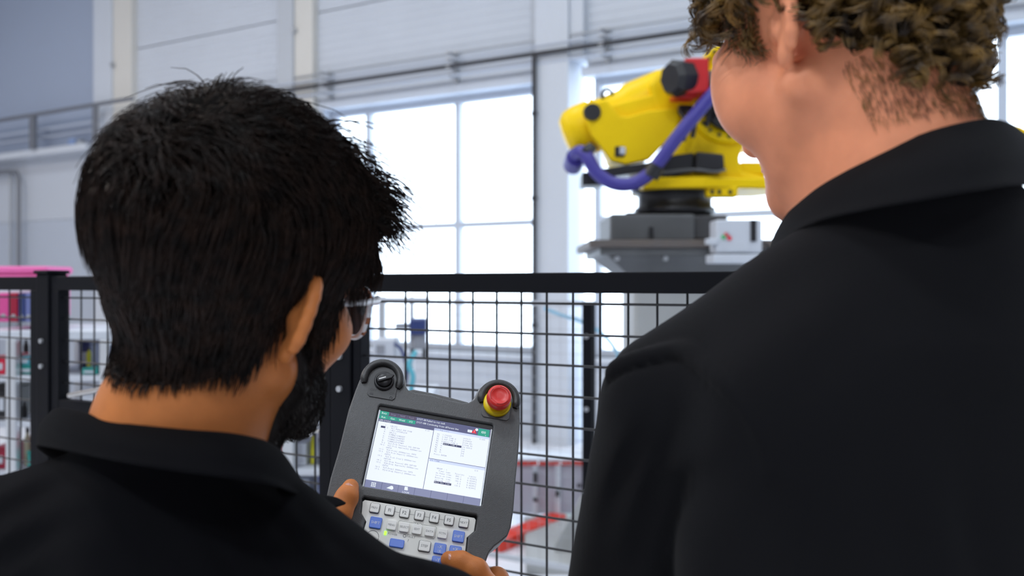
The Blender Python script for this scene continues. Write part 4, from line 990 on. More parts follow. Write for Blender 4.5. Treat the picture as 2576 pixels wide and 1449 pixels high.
M_capA = mat('hair_root_black', (.003, .0023, .002), .9, spec=.03); M_capB = mat('hair_root_brown', (.028, .017, .008), .9, spec=.05)
def dull_cap(o, n, m):
    o.data.materials.append(m); k = np.zeros(len(o.data.polygons), np.int32); k[:n] = 1; o.data.polygons.foreach_set('material_index', k)
def smooth01(x, a, b):
    t = np.clip((x - a) / (b - a), 0, 1); return t * t * (3 - 2 * t)
def wrinkle(F, folds):
    """folds: (point, direction along the fold, wavelength, reach, depth)"""
    for c, d, wl, reach, amp in folds:
        c = np.array(c); d = np.array(d, float); d /= np.linalg.norm(d); sl = F.sub(c - 2.2 * reach, c + 2.2 * reach)
        if sl is None: continue
        P = F.grid(sl) - c; side = np.cross(d, (0.3, -1, .2)); side /= np.linalg.norm(side)
        u = P @ side; al = P @ d; w = np.exp(-((np.linalg.norm(P, axis=-1) / reach) ** 2))
        F.f[sl] += (amp * w * np.sin(u * 2 * math.pi / wl + 14 * al * al / reach)).astype(np.float32)

def loft_collar(name, top, bot, centre, parent, off, m=M_shirt, n=60, stand=.028):
    T = catmull(top, n); B = catmull(bot, n); c = np.array(centre); rows = []
    inw = c[None] - T; inw[:, 2] = 0; inw /= np.linalg.norm(inw, axis=1, keepdims=True)
    rows.append(T + inw * .004 + np.array((0, 0, -stand))); rows.append(T + inw * .003 + np.array((0, 0, -.008))); rows.append(T + np.array((0, 0, .0)))
    for t in (.12, .3, .5, .7, .88, 1.0):
        q = T * (1 - t) + B * t; out = -inw * (.007 * math.sin(math.pi * min(t * 1.15, 1))); rows.append(q + out)
    rows = np.array(rows); k = len(rows); V = rows.reshape(-1, 3) - off
    i, j = np.meshgrid(np.arange(k - 1), np.arange(n - 1), indexing='ij'); i = i.ravel(); j = j.ravel()
    Q = np.stack([i * n + j, i * n + j + 1, (i + 1) * n + j + 1, (i + 1) * n + j], 1)
    o = link(name, fast_mesh(name, V, Q), m, parent); md = o.modifiers.new('thickness', 'SOLIDIFY'); md.thickness = .0035; md.offset = 0
    sb = o.modifiers.new('soft', 'SUBSURF'); sb.levels = 1; sb.render_levels = 1
    return o

def lower_body(parent, off, hip, yaw):
    Rt = rot3(yaw, 0); H = np.array(hip); W = lambda p: H + Rt @ np.array(p, float)
    F = Field(H + np.array((-.32, -.28, -hip[2] + .02)), H + np.array((.32, .34, .16)), .011)
    F.ell(W((0, 0, .02)), (.165, .115, .12), Rt, .03)
    for q in (-1, 1): F.chain([W((q * .088, 0, -.03)), W((q * .10, .015, -.45)), W((q * .11, -.01, .07 - hip[2]))], [.088, .068, .056], .02)
    V, Q = F.net(); link('trousers', fast_mesh('trousers', V - off, Q), M_trous, parent)
    for q in (-1, 1):
        S_ = Field(W((q * .11, 0, -hip[2])) + np.array((-.19, -.19, -.005)), W((q * .11, 0, -hip[2])) + np.array((.19, .22, .13)), .006)
        S_.ell(W((q * .115, .075, .035 - hip[2])), (.045, .095, .036), Rt, .02); S_.cone(W((q * .11, -.02, .04 - hip[2])), W((q * .11, -.02, .09 - hip[2])), .042, .046, .02)
        V, Q = S_.net(); V[:, 2] = np.maximum(V[:, 2], .012); sh = link('shoe', fast_mesh('shoe', V - off, Q), M_shoe, parent)
        ol = [(.048 * math.cos(t) * (1 if math.sin(t) > 0 else .85), .03 + .135 * math.sin(t) * (1 if math.sin(t) > 0 else .75)) for t in np.linspace(0, 2 * math.pi, 24, endpoint=False)]
        sm = MB(); zz = [W((q * .113 + x, y, -hip[2])) - off for x, y in ol]
        sm.add([(p[0], p[1], 0.0) for p in zz] + [(p[0], p[1], .016) for p in zz], [tuple(range(23, -1, -1)), tuple(range(24, 48))] + [(i, (i + 1) % 24, 24 + (i + 1) % 24, 24 + i) for i in range(24)]); sm.build('sole', M_sole, sh)

# ---------------------------------------------------------------- person with black hair, beard and glasses
baseA = np.array((-.25, .72, 0.)); offA = baseA
personA = thing('person', 'person with thick black hair, beard and clear glasses in black polo, holding the controller', 'person', RIGHT * baseA[0] + FWD * baseA[1], A)
CA = np.array((-.219, .722, 1.494)); RA = rot3(27, 3, 10); sA = .975
nA = np.array((-.255, .705, 1.39))
FA, WA, HA = head_field(CA, RA, sA, [(nA, .060), (np.array((-.262, .715, 1.30)), .064)], ear_out=.80, ear_lean=.28, ear_x=.0825, cran=((0, -.014, .040), (.0745, .096, .095)))
LA = lambda p: ((p - CA) @ RA) / sA
VA, QA = FA.net(); VhA, QhA = HA.net()
ZY = np.array([-.14, -.085, -.06, -.040, -.028, -.022, .010, .012, .026, .036, .060, .085, .12]); ZV = np.array([-.074, -.074, -.064, -.052, -.036, .030, .030, -.06, -.05, .045, .066, .074, .074])
def hairA_amt(l):
    zm = np.interp(l[..., 1], ZY, ZV); return smooth01(l[..., 2] - zm, -.004, .008) * (l[..., 1] < .108)
def thickA(l): return .003 + .0085 * smooth01(l[..., 2], -.07, .01) + .013 * smooth01(l[..., 2], .05, .12)
G = FA.grid((slice(None),) * 3); l = LA(G)
capA = HA.f - (.8 * thickA(l) * hairA_amt(l) - .004 * (1 - hairA_amt(l))).astype(np.float32)
def beard_amt(l):
    x, y, z = np.abs(l[..., 0]), l[..., 1], l[..., 2]
    top = np.interp(y, (.008, .03, .06, .085, .11), (-.004, -.030, -.064, -.068, -.060))
    return smooth01(top - z, -.004, .006) * smooth01(y, .000, .012) * smooth01(z, -.135, -.12) * (1 - .9 * ((x < .022) & (z > -.084) & (z < -.062)))
brdA = HA.f - (.0045 * beard_amt(l) - .004 * (1 - beard_amt(l))).astype(np.float32)
del G, l
crown = np.array((.004, -.055, .118))
def flowA(p):
    l = LA(p); d = l - crown; d /= np.linalg.norm(d, axis=1, keepdims=True) + 1e-6
    side = (l[:, 2] < .08)[:, None]; d = d + np.where(side, np.array((0, -.25, -.9)), np.array((.10, .25, 0)))
    return d @ RA.T + .20 * noise3(p, 28, 3) + .12 * noise3(p, 75, 5)
VcA, QcA = HA.net(capA)
maskA = lambda c: (hairA_amt(LA(c)) > .5) & (np.abs(LA(c)[:, 0]) < .086)
parts = [(VcA, QcA)]
r_, n_ = pick_roots(HA, VhA, QhA, maskA, 17000, RNG); l = LA(r_)
ln = np.where(l[:, 2] > .06, .070, np.where(l[:, 2] > 0, .042, .024)) * RNG.uniform(.7, 1.15, len(r_)); ln = np.where(l[:, 2] < -.045, RNG.uniform(.006, .012, len(r_)), ln)
lf = thickA(l) * RNG.uniform(.85, 1.15, len(r_)) + .004 * (l[:, 2] > .07) * RNG.uniform(0, 1.6, len(r_))
parts.append(strands_mesh(grow(HA, r_, n_, ln, flowA, lf, 8, RNG, wild=.10, prof=lambda t: (1 - (1 - min(t * 1.6, 1)) ** 2) * (1 - .22 * max(0, t - .6) / .4)), RNG.uniform(.00042, .00075, len(r_)), .00015))
# extra cover round the crown
r_, n_ = pick_roots(HA, VhA, QhA, lambda c: (np.linalg.norm(LA(c) - crown - np.array((0, 0, .012)), axis=1) < .055) & maskA(c), 2600, RNG)
def flowC(p):
    l = LA(p); d = l - crown; d = d / (np.linalg.norm(d, axis=1, keepdims=True) + 1e-6); sw = np.stack([-d[:, 1], d[:, 0], 0 * d[:, 0]], 1)
    return (d + .7 * sw + np.array((.15, .3, 0))) @ RA.T + .35 * noise3(p, 60, 21)
parts.append(strands_mesh(grow(HA, r_, n_, RNG.uniform(.022, .06, len(r_)), flowC, RNG.uniform(.012, .034, len(r_)), 8, RNG, wild=.2), RNG.uniform(.0004, .0007, len(r_)), .00015))
# fringe standing forward over the forehead
r_, n_ = pick_roots(HA, VhA, QhA, lambda c: (LA(c)[:, 1] > .045) & (LA(c)[:, 2] > .066) & maskA(c) & (LA(c)[:, 0] > -.05), 2600, RNG); l = LA(r_)
def flowQ(p):
    return np.tile(np.array((.42, .9, .10)), (len(p), 1)) @ RA.T + .33 * noise3(p, 40, 9) + .2 * noise3(p, 90, 4)
lf = RNG.uniform(.012, .043, len(r_))
parts.append(strands_mesh(grow(HA, r_, n_, RNG.uniform(.030, .062, len(r_)), flowQ, lf, 10, RNG, wild=.18, droop=.12), RNG.uniform(.0005, .0009, len(r_)), .0002))
# unruly tufts at the crown
def tuft(F, W, R, root, dirs, n, length, spread, bend, rng):
    rt = np.array([W(root)] * n) + rng.normal(0, spread, (n, 3)); d = np.array(dirs) @ R.T; b = np.array(bend) @ R.T; out = []
    L_ = length * rng.uniform(.6, 1.1, n); dj = rng.normal(0, .20, (n, 3)); bj = rng.uniform(.7, 1.5, (n, 1))
    for t in np.linspace(0, 1, 9): out.append(rt + L_[:, None] * ((d + dj) * t + b * bj * t * t) + rng.normal(0, .0006, (n, 3)) * t)
    return np.stack(out, 1)
for root, d, nn_, L_, sp_, bd in [((-.018, -.030, .136), (-.05, .0, 1), 150, .034, .005, (.15, .1, -.35)), ((.005, -.02, .138), (.25, .3, .8), 110, .042, .007, (.8, .3, -.9)), ((-.02, -.035, .136), (-.6, .1, .7), 90, .050, .006, (-.7, .1, -.75)),
                                 ((-.03, -.03, .134), (-.7, 0, .5), 40, .060, .006, (-.6, 0, -.7)), ((.045, .02, .128), (.6, .5, .5), 90, .045, .008, (.4, .3, -.8)),
                                 ((.045, .078, .088), (.55, .75, .45), 150, .034, .009, (.25, .15, -.75)), ((.030, .085, .095), (.45, .8, .6), 150, .036, .010, (.35, .1, -.9)), ((.058, .065, .078), (.7, .6, .2), 120, .030, .009, (.1, .2, -.7)), ((.05, .06, .105), (.7, .6, .55), 130, .034, .010, (.3, .2, -.9)), ((.015, .09, .09), (.3, .85, .3), 130, .034, .010, (.4, .0, -.7))]:
    parts.append(strands_mesh(tuft(FA, WA, RA, root, d, nn_, L_, sp_, bd, RNG), .0007, .0002))
V, Q = join_vq(parts); hA = link('hair', fast_mesh('hair', V - offA, Q), M_hairA, personA); dull_cap(hA, len(QcA), M_capA)
VbA, QbA = HA.net(brdA); keep = (beard_amt(LA(VbA[QbA].mean(1))) > .15); parts = [(VbA, QbA[keep])]
r_, n_ = pick_roots(HA, VhA, QhA, lambda c: beard_amt(LA(c)) > .4, 4200, RNG)
parts.append(strands_mesh(grow(HA, r_, n_, RNG.uniform(.008, .016, len(r_)), lambda p: np.tile(np.array((0, .35, -1.)), (len(p), 1)) @ RA.T + .3 * noise3(p, 90, 2), RNG.uniform(.003, .008, len(r_)), 5, RNG, wild=.2), .0005, .0002))
V, Q = join_vq(parts); link('beard', fast_mesh('beard', V - offA, Q), mat('black_beard', (.010, .0075, .0065), .6, spec=.25), personA)

# shirt
SR, SL = np.array((-.066, .705, 1.218)), np.array((-.462, .745, 1.272)); ER, EL = np.array((.015, .765, .985)), np.array((-.43, .86, 1.02))
def torsoA(F, g=0.0):
    Rt = rot3(15, 4)
    F.ell((-.262, .735, 1.14), (.175 + g, .120 + g, .22 + g), Rt, .05); F.ell((-.262, .715, 1.245), (.150 + g, .088 + g, .088 + g), Rt, .04)
    F.cone((-.262, .735, 1.0), (-.255, .725, .90), .14 + g, .15 + g, .05)
    F.cone((-.215, .70, 1.282), SR, .050 + g, .050 + g, .03); F.cone((-.285, .70, 1.322), SL, .052 + g, .050 + g, .04)
F = Field((-.66, .52, .84), (.16, 1.02, 1.44), .0048); torsoA(F, .008)
F.cone(SR, SR + (ER - SR) * .8, .062, .057, .018); F.cone(SL, SL + (EL - SL) * .8, .062, .057, .018)
F.cone((-.260, .705, 1.30), (-.258, .706, 1.366), .084, .067, .03); F.cone((-.256, .706, 1.372), (-.256, .706, 1.50), .060, .075, .006, 's')
wrinkle(F, [((-.16, .64, 1.30), (.5, 0, -.6), .022, .05, .0022), ((-.36, .66, 1.33), (-.8, 0, -.4), .03, .06, .0025), ((-.13, .66, 1.2), (.3, 0, -1), .04, .08, .003), ((-.3, .6, 1.2), (.1, 0, -1), .07, .12, .003), ((-.09, .66, 1.27), (.7, 0, -.5), .018, .04, .0016)])
V, Q = F.net(); shirtA = link('shirt', fast_mesh('shirt', V - offA, Q), M_shirt, personA)
topA = [v(300, 1150, .83), v(215, 1080, .80), v(148, 1028, .74), v(190, 1030, .685), v(300, 1060, .65), v(450, 1077, .635), v(600, 1090, .64), v(690, 1120, .67), v(722, 1180, .72), v(740, 1225, .77), v(800, 1252, .82)]
botA = [v(235, 1230, .87), v(150, 1170, .83), v(92, 1126, .74), v(140, 1130, .665), v(290, 1160, .61), v(450, 1185, .595), v(600, 1205, .60), v(690, 1222, .63), v(745, 1245, .70), v(805, 1284, .77), v(874, 1266, .84)]
loft_collar('collar', topA, botA, (-.255, .715, 1.38), shirtA, offA)

# body: head, neck, trunk, arms and hands in one mesh
T_ = Field((-.60, .54, .86), (.12, 1.0, 1.40), .0085); torsoA(T_, -.012); T_.cone(SR, ER, .048, .040, .03); T_.cone(SL, EL, .048, .040, .03); T_.cone(nA, (-.262, .715, 1.28), .056, .07, .03)
m3 = lambda pts: [tuple(c / 1000 for c in p) for p in pts]
def grip_hand(thumb, q, ys, wrist, elbow):
    fingers = [m3([(q * 99, y, -40), (q * 84, y + 2, -64), (q * 55, y + 4, -66), (q * 34, y + 5, -64)]) for y in ys]
    palm = m3([(q * 97, ys[-1] - 22, -30), (q * 99, (ys[0] + ys[-1]) / 2, -32), (q * 99, ys[0], -36)])
    Fh = hand_field(Wp, [], palm, fingers, m3(thumb)); wr = Wp(m3([wrist])[0]); el = np.array(elbow); mid_ = wr + (el - wr) * .35
    lo = np.minimum(Fh.lo, np.minimum(wr, el) - .05); hi = np.maximum(Fh.lo + Fh.n * Fh.h, np.maximum(wr, el) + .05)
    F2 = Field(lo, hi, .0022)
    sl = F2.sub(Fh.lo, Fh.lo); i0 = np.round((Fh.lo - F2.lo) / F2.h).astype(int)
    for i, ch in enumerate(fingers): F2.chain([Wp(p) for p in ch], np.linspace(.0096, .0072, 4) * (1 if i < 3 else .88), .004)
    tr = np.array([.0155, .0150, .0138, .0120, .0092][-len(thumb):]); F2.chain([Wp(p) for p in m3(thumb)], tr, .006)
    for a, b in zip(palm[:-1], palm[1:]): F2.cone(Wp(a), Wp(b), .0150, .0150, .014)
    F2.cone(Wp(m3([thumb[0]])[0]), Wp(palm[0]), .0150, .018, .014); F2.cone(Wp(m3([thumb[1]])[0]), Wp(palm[1]), .011, .014, .012)
    F2.cone(Wp(palm[0]), wr, .021, .026, .02); F2.chain([wr, mid_, el], [.0265, .034, .041], .02)
    return F2.net()
HL = grip_hand([(-106, -126, -16), (-95, -105, 4), (-86, -86, 12), (-81.5, -67, 12), (-80, -54, 9)], -1, (-92, -112, -132, -151), (-104, -192, -30), EL)
HR = grip_hand([(93, -160, -14), (86, -140, 6), (71, -124, 13), (54, -117, 11), (41, -115, 9)], 1, (-118, -138, -158, -177), (98, -215, -30), ER)
V, Q = join_vq([(VA, QA), T_.net(), HL, HR]); bodyA = link('body', fast_mesh('body', V - offA, Q), M_skinA, personA)
def nail(c, along, up, w, l_, parent, off):
    c, along, up = (np.array(x, float) for x in (c, along, up)); along /= np.linalg.norm(along); up -= along * (up @ along); up /= np.linalg.norm(up); sd_ = np.cross(along, up); mb = MB(); vs = []; n = 9
    for i in range(n):
        t = -1 + 2 * i / (n - 1)
        for j in range(n):
            s_ = -1 + 2 * j / (n - 1); r = (1 - abs(t) ** 3.5) ** (1 / 3.5) if abs(t) < 1 else 0
            a = s_ * r; vs.append(Vector(c + along * (l_ * t) + sd_ * (w * a) - up * (w * .42 * a * a + .0006 * t * t) - off))
    mb.add(vs, [(i * n + j, i * n + j + 1, (i + 1) * n + j + 1, (i + 1) * n + j) for i in range(n - 1) for j in range(n - 1)], True)
    mb.build('thumb_nail', mat('nail_pink', (.60, .30, .24), .25), parent)
nail(Wp((-.0832, -.0600, .0218)), Wp((-.080, -.054, .009)) - Wp((-.0815, -.067, .012)), PZ_ := to_view(PZ) + np.array((-.25, 0, 0)), .0062, .0075, personA, offA)
nail(Wp((.046, -.1125, .0195)), Wp((.041, -.115, .009)) - Wp((.054, -.117, .011)), to_view(PZ) + to_view(PY) * .5, .0058, .007, personA, offA)
for q in (-1, 1):
    MB().lathe([(.0001, -.011), (.008, -.009), (.0118, 0), (.009, .0075), (.006, .0102), (.0001, .0115)], Matrix.Translation(WA((q * .032, .0845, 0)) - offA) @ Matrix(RA).to_4x4() @ Matrix.Rotation(-math.pi / 2, 4, 'X'), 20).build('eye', mat('eye_white', (.75, .73, .7), .15), personA)
    MB().lathe([(.0058, 0), (.004, .0012), (.0001, .0014)], Matrix.Translation(WA((q * .032, .0952, -.001)) - offA) @ Matrix(RA).to_4x4() @ Matrix.Rotation(-math.pi / 2, 4, 'X'), 16).build('iris', mat('brown_iris', (.03, .015, .008), .1), personA)
    MB().tube([WA((q * (.014 + .036 * t), .1015 - .014 * t * t, .0215 + .005 * math.sin(t * 2.6))) - offA for t in np.linspace(0, 1, 8)], [.002, .003, .0034, .0034, .003, .0027, .002, .001], 6).build('eyebrow', M_hairA, personA)
lower_body(personA, offA, (-.25, .735, .90), 15)

# glasses, worn by that person
gl = thing('eyeglasses', 'clear-framed eyeglasses with tortoiseshell corners on the bearded face', 'glasses', personA.location + Vector((0, 0, 1.47)), A)
offG = offA + np.array((0, 0, 1.47)); g3 = lambda p: Vector(WA(p) - offG)
M_clear = mat('clear_acetate', (.80, .82, .86), .12, spec=.8); M_tort = mat('tortoise', (.42, .11, .02), .2, color2=(.06, .025, .012), vscale=160)
def lens_loop(q, cy=.112, w=.0285, h=.0225):
    out = []
    for t in np.linspace(0, 2 * math.pi, 40, endpoint=False):
        c_, s_ = math.cos(t), math.sin(t); x = math.copysign(abs(c_) ** .72, c_) * w; z = math.copysign(abs(s_) ** .72, s_) * h
        x *= 1 + .08 * (z / h); out.append((q * (.0355 + x * q * q), cy - 2.6 * max(0, abs(.0355 + x) - .03) ** 1.5, -.006 + z))
    return out
for q in (-1, 1):
    lp = lens_loop(q); MB().tube([g3(p) for p in lp], .0024, 8, closed=True).build('rim', M_clear, gl)
    up_ = [p for p in lp if p[2] > .006]; up_.sort(key=lambda p: q * p[0])
    MB().tube([g3((x, y + .0006, z + .0008)) for x, y, z in up_], .0028, 8).build('brow_bar', M_tort, gl)
    e = [g3(p) for p in lens_loop(q, .1118, .0272, .0212)]; cc = sum(e, Vector()) / len(e)
    MB().add(e + [cc], [(i, (i + 1) % 40, 40) for i in range(40)], True).build('lens', glass_mat('spectacle_glass', (.97, .98, 1), .08), gl)
    MB().tube([g3((q * .0655, .1045, .010)), g3((q * .0705, .098, .009)), g3((q * .072, .06, .006)), g3((q * .0735, .01, .006)), g3((q * .0745, -.012, .008)), g3((q * .074, -.03, -.006))], [.0034, .003, .0024, .0022, .002, .002], 8).build('temple_arm', M_clear, gl)
    oc = [p for p in lp if q * p[0] > .058]; oc.sort(key=lambda p: p[2])
    for k in range(0, len(oc), 3): MB().tube([g3((p[0] + q * .0006, p[1] + .0004, p[2])) for p in oc[k:k + 2]], .0026, 8).build('tortoise_fleck', M_tort, gl)
MB().tube([g3((-.010, .113, .002)), g3((-.005, .1175, .006)), g3((.005, .1175, .006)), g3((.010, .113, .002))], .0025, 8).build('bridge', M_clear, gl)

# ---------------------------------------------------------------- tall person with curly hair
baseB = np.array((.33, .73, 0.)); offB = baseB
personB = thing('person', 'tall person with short curly brown hair in black polo, looking down at the controller', 'person', RIGHT * baseB[0] + FWD * baseB[1], A)
CB = np.array((.270, .742, 1.700)); RB = rot3(-26, 19, 0); sB = 1.04
nB = np.array((.305, .715, 1.575))
FB, WB, HB = head_field(CB, RB, sB, [(nB, .064), (np.array((.318, .715, 1.48)), .082)], ear_out=.45, jaw=1.08, cheek=.0315)
LB = lambda p: ((p - CB) @ RB) / sB
HB.cone(WB((0, .04, -.09)), nB + np.array((-.02, .03, -.02)), .040, .045, .03); FB.cone(WB((0, .04, -.09)), nB + np.array((-.02, .03, -.02)), .040, .045, .03)
VB, QB = FB.net(); VhB, QhB = HB.net()
ZYb = np.array([-.14, -.085, -.060, -.040, -.026, -.020, .012, .016, .034, .046, .066, .085, .12]); ZVb = np.array([-.078, -.074, -.056, -.034, -.004, .034, .034, -.012, -.004, .040, .062, .070, .070])
def hairB_amt(l):
    zm = np.interp(l[..., 1], ZYb, ZVb); return smooth01(l[..., 2] - zm, -.004, .008) * (l[..., 1] < .108)
def thickB(l): return .003 + .011 * smooth01(l[..., 2], -.085, .02) + .012 * smooth01(l[..., 2], .03, .1)
G = FB.grid((slice(None),) * 3); l = LB(G); hb_ = hairB_amt(l) * (1 - smooth01(l[..., 1], .004, .010) * (1 - smooth01(l[..., 2], .036, .05))); capB = HB.f - (thickB(l) * hb_ - .004 * (1 - hb_)).astype(np.float32); del G, l, hb_
VcB, QcB = HB.net(capB); parts = [(VcB, QcB)]
def locks(F, roots, nrm, per, rng, length, lift, flow, rad, turns, steps=18, wr=.0012):
    n = len(roots); base = grow(F, roots, nrm, length, flow, lift, steps, rng, wild=.15); T = np.gradient(base, axis=1); T /= np.linalg.norm(T, axis=2, keepdims=True) + 1e-9
    N = F.grad(base.reshape(-1, 3)).reshape(base.shape); Bn = np.cross(T, N); t = np.linspace(0, 1, steps)[None, :, None]; ph = rng.uniform(0, 6.28, (n, 1, 1)); tw = turns[:, None, None] * np.where(rng.random((n, 1, 1)) > .5, 1, -1)
    out = []
    for k in range(per):
        a = ph + 2 * math.pi * tw * t + rng.normal(0, .22, (n, 1, 1)); r = rad[:, None, None] * np.minimum(1, .25 + t * 1.6) * rng.uniform(.75, 1.2, (n, 1, 1))
        out.append(base + (N * np.cos(a) + Bn * np.sin(a)) * r + N * (rad[:, None, None] * .7) + rng.normal(0, wr, (n, 1, 3)))
    return np.concatenate(out, 0)
def flowB(p):
    l = LB(p); d = l - np.array((0, -.04, .12)); d /= np.linalg.norm(d, axis=1, keepdims=True) + 1e-6
    return (d + np.array((0, -.1, -.5))) @ RB.T + .55 * noise3(p, 45, 8)
r_, n_ = pick_roots(HB, VhB, QhB, lambda c: (hairB_amt(LB(c)) > .5) & (np.abs(LB(c)[:, 0]) < .086) & ~((LB(c)[:, 1] > .006) & (LB(c)[:, 2] < .045)), 800, RNG); l = LB(r_)
ln = np.where(l[:, 2] > .02, .055, .034) * RNG.uniform(.7, 1.2, len(r_)); lf = thickB(l) * RNG.uniform(.7, 1.35, len(r_)) * np.where(l[:, 1] > .03, .55, 1.0); ln = np.where(l[:, 1] > .04, ln * .6, ln)
parts.append(strands_mesh(locks(HB, r_, n_, 12, RNG, ln, lf, flowB, RNG.uniform(.0045, .0095, len(r_)), RNG.uniform(1.0, 2.2, len(r_))), .00062, .00025))
# short down at the nape
r_, n_ = pick_roots(HB, VhB, QhB, lambda c: (LB(c)[:, 1] < -.035) & (LB(c)[:, 2] < -.05) & (LB(c)[:, 2] > -.100), 2200, RNG)
parts.append(strands_mesh(grow(HB, r_, n_, RNG.uniform(.004, .009, len(r_)), lambda p: np.tile(np.array((0, -.2, -1.)), (len(p), 1)) @ RB.T + .12 * noise3(p, 80, 6), RNG.uniform(.001, .003, len(r_)), 4, RNG), .00016, .00008))
r_, n_ = pick_roots(HB, VhB, QhB, lambda c: (hairB_amt(LB(c)) > .4) & (LB(c)[:, 1] > .006) & (LB(c)[:, 2] < .05), 900, RNG)
parts.append(strands_mesh(grow(HB, r_, n_, RNG.uniform(.010, .022, len(r_)), lambda p: np.tile(np.array((0, .25, -1.)), (len(p), 1)) @ RB.T + .6 * noise3(p, 80, 6), RNG.uniform(.002, .007, len(r_)), 6, RNG, wild=.2), .0004, .00015))
# curls over the forehead and temple
r_, n_ = pick_roots(HB, VhB, QhB, lambda c: (LB(c)[:, 1] > .05) & (LB(c)[:, 2] > .066) & (hairB_amt(LB(c)) > .5), 12, RNG)
parts.append(strands_mesh(locks(HB, r_, n_, 16, RNG, RNG.uniform(.022, .036, len(r_)), RNG.uniform(.006, .011, len(r_)), lambda p: np.tile(np.array((-.25, .6, -.8)), (len(p), 1)) @ RB.T + .3 * noise3(p, 50, 8), RNG.uniform(.006, .010, len(r_)), RNG.uniform(1.2, 2.2, len(r_))), .0006, .00025))
V, Q = join_vq(parts); hB = link('hair', fast_mesh('hair', V - offB, Q), M_hairB, personB); dull_cap(hB, len(QcB), M_capB)

SLb, SRb = np.array((.138, .770, 1.402)), np.array((.505, .70, 1.42)); ELb, ERb = np.array((.092, .84, 1.115)), np.array((.55, .76, 1.13))
def torsoB(F, g=0.0):
    Rt = rot3(-14, 3)
    F.ell((.325, .745, 1.28), (.19 + g, .125 + g, .25 + g), Rt, .05); F.ell((.325, .715, 1.41), (.175 + g, .092 + g, .115 + g), Rt, .05)
    F.cone((.325, .745, 1.10), (.325, .74, .97), .145 + g, .155 + g, .05)
    F.cone((.285, .72, 1.500), SLb, .055 + g, .052 + g, .04); F.cone((.35, .70, 1.505), SRb, .055 + g, .052 + g, .04)
F = Field((.02, .52, .98), (.66, .98, 1.62), .0036); torsoB(F, .009)
body_f = F.f.copy()
Fs = Field((.02, .52, .98), (.66, .98, 1.62), .0036)
Fs.cone(SLb + np.array((-.004, 0, -.012)), SLb + (ELb - SLb) * .8, .060, .062, .0); Fs.cone(SRb + np.array((.004, 0, -.012)), SRb + (ERb - SRb) * .8, .060, .062, .0)
wrinkle(Fs, [((.10, .72, 1.35), (-.25, .1, -1), .022, .060, .0030), ((.16, .70, 1.28), (-.2, 0, -1), .05, .09, .004), ((.12, .75, 1.2), (-.5, 0, -1), .05, .08, .003)])
wrinkle(F, [((.115, .70, 1.345), (-.3, .1, -1), .026, .05, .0028), ((.23, .63, 1.28), (.35, 0, -1), .045, .08, .004), ((.27, .61, 1.15), (.4, 0, -1), .06, .1, .004), ((.2, .68, 1.48), (-.6, 0, -.5), .05, .06, .002), ((.33, .6, 1.35), (.1, 0, -1), .08, .1, .002)])
k = .012; hh = np.maximum(k - np.abs(F.f - Fs.f), 0) / k; F.f = np.minimum(F.f, Fs.f) - hh * hh * k * .25
# seam where the sleeve is set in: a narrow groove, with the yoke edge standing slightly proud above it
def on_cloth(px, py):
    d = np.array(((px - CX) / FPX, 1.0, (CY - py) / FPX)); t = np.arange(.55, .95, .001); P = np.array((0, 0, 1.5)) + t[:, None] * d; s_ = F.sample(P)
    i = np.argmax(s_ < 0); return P[i] if s_[i] < 0 else None
sm_ = [on_cloth(*p) for p in catmull([(1530, 962), (1560, 938), (1630, 916), (1712, 905), (1760, 938), (1820, 995), (1880, 1062), (1915, 1130), (1940, 1220)], 40)]; sm_ = [p for p in sm_ if p is not None]
for a, b in zip(sm_[:-1], sm_[1:]): F.cone(a, b, .0026, .0026, .002, 's')
for a, b in zip(sm_[:-1], sm_[1:]): F.cone(a + np.array((.003, .004, .0065)), b + np.array((.003, .004, .0065)), .0050, .0050, .006)
F.cone((.314, .700, 1.46), (.312, .70, 1.548), .092, .070, .03); F.cone((.312, .70, 1.544), (.304, .712, 1.70), .062, .085, .006, 's')
V, Q = F.net(); M_shirtB = mat('black_pique_lit', (0.0065, 0.0065, 0.0078), 0.85, bump=.6, bscale=1100, sheen=.04, spec=.05); shirtB = link('shirt', fast_mesh('shirt', V - offB, Q), M_shirtB, personB)  # lighter copy of the shirt black, standing in for light on this shirt
topB = [v(2010, 640, .83), v(1990, 575, .80), v(2022, 500, .76), v(2070, 440, .725), v(2150, 388, .69), v(2300, 338, .655), v(2430, 303, .645), v(2520, 300, .665), v(2585, 360, .72), v(2600, 450, .79), v(2560, 560, .85)]
botB = [v(1960, 740, .88), v(1925, 690, .83), v(1955, 622, .765), v(2050, 562, .69), v(2190, 528, .635), v(2330, 503, .605), v(2460, 482, .60), v(2560, 468, .625), v(2660, 480, .69), v(2690, 560, .77), v(2640, 690, .86)]
loft_collar('collar', topB, botB, (.302, .715, 1.57), shirtB, offB, M_shirtB)
T_ = Field((.04, .54, .92), (.64, 1.0, 1.60), .0085); torsoB(T_, -.012); T_.cone(SLb, ELb, .048, .042, .03); T_.cone(SRb, ERb, .048, .042, .03); T_.cone(nB, (.318, .715, 1.46), .058, .075, .03)
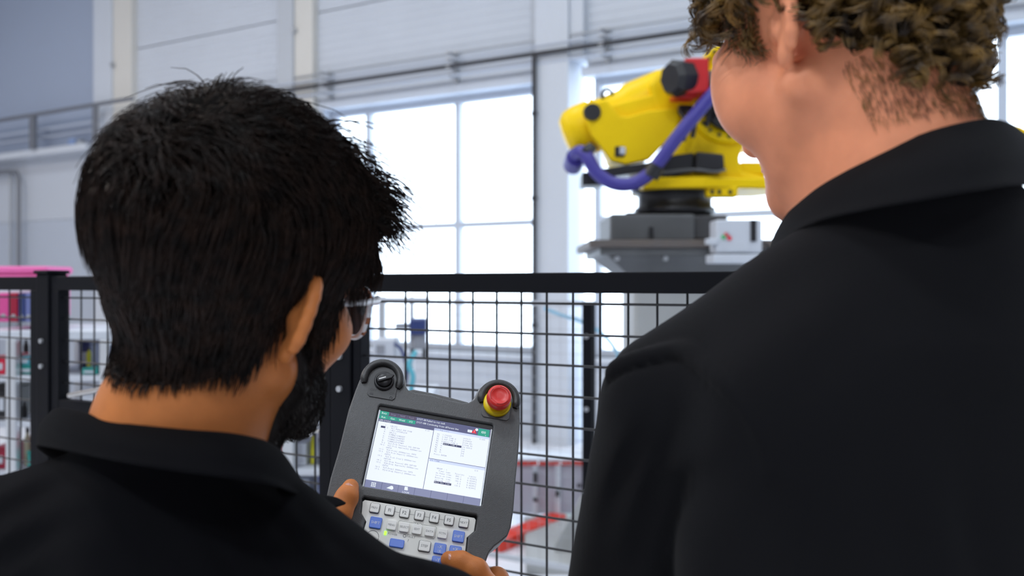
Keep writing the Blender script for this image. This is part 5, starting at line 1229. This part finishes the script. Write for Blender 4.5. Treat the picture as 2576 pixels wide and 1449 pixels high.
def free_hand(el, wr, down, palm_n):
    el, wr = np.array(el), np.array(wr); d = np.array(down, float); d /= np.linalg.norm(d); pn = np.array(palm_n, float); pn -= d * (pn @ d); pn /= np.linalg.norm(pn); sd_ = np.cross(d, pn)
    H_ = Field(np.minimum(el, wr) - .16, np.maximum(el, wr) + .16, .0032); H_.chain([el, el + (wr - el) * .35, wr], [.043, .040, .027], .02)
    H_.cone(wr, wr + d * .075, .024, .018, .02)
    for i, o in enumerate((-.027, -.009, .009, .026)):
        a = wr + d * .085 + sd_ * o; L_ = (.07, .078, .073, .058)[i]; H_.cone(wr + d * .02 + sd_ * o * .5, a, .016, .0115, .008)
        H_.chain([a, a + d * L_ * .45 + pn * .006, a + d * L_ * .75 + pn * .018, a + d * L_ * .95 + pn * .034], [.0105, .0095, .0085, .0075], .003)
    H_.chain([wr + d * .02 - sd_ * .018, wr + d * .055 - sd_ * .042 + pn * .012, wr + d * .085 - sd_ * .046 + pn * .026, wr + d * .108 - sd_ * .042 + pn * .034], [.017, .0125, .011, .0085], .006)
    return H_.net()
h1 = free_hand(ELb, (.13, 1.0, .96), (.25, .75, -.55), (.6, -.2, -.5)); h2 = free_hand(ERb, (.54, .84, .88), (-.05, .25, -1), (-1, .1, 0))
V, Q = join_vq([(VB, QB), T_.net(), h1, h2]); link('body', fast_mesh('body', V - offB, Q), M_skinB, personB)
for q in (-1, 1):
    MB().lathe([(.0001, -.011), (.008, -.009), (.0118, 0), (.009, .0075), (.006, .0102), (.0001, .0115)], Matrix.Translation(WB((q * .032, .0845, 0)) - offB) @ Matrix(RB).to_4x4() @ Matrix.Rotation(-math.pi / 2, 4, 'X'), 20).build('eye', mat('eye_white', (.75, .73, .7)), personB)
    MB().lathe([(.0058, 0), (.004, .0012), (.0001, .0014)], Matrix.Translation(WB((q * .032, .0952, -.001)) - offB) @ Matrix(RB).to_4x4() @ Matrix.Rotation(-math.pi / 2, 4, 'X'), 16).build('iris', mat('brown_iris', (.03, .015, .008)), personB)
    MB().tube([WB((q * (.014 + .036 * t), .1015 - .014 * t * t, .0215 + .005 * math.sin(t * 2.6))) - offB for t in np.linspace(0, 1, 8)], [.002, .003, .0034, .0034, .003, .0027, .002, .001], 6).build('eyebrow', M_hairB, personB)
lower_body(personB, offB, (.325, .75, .98), -14)
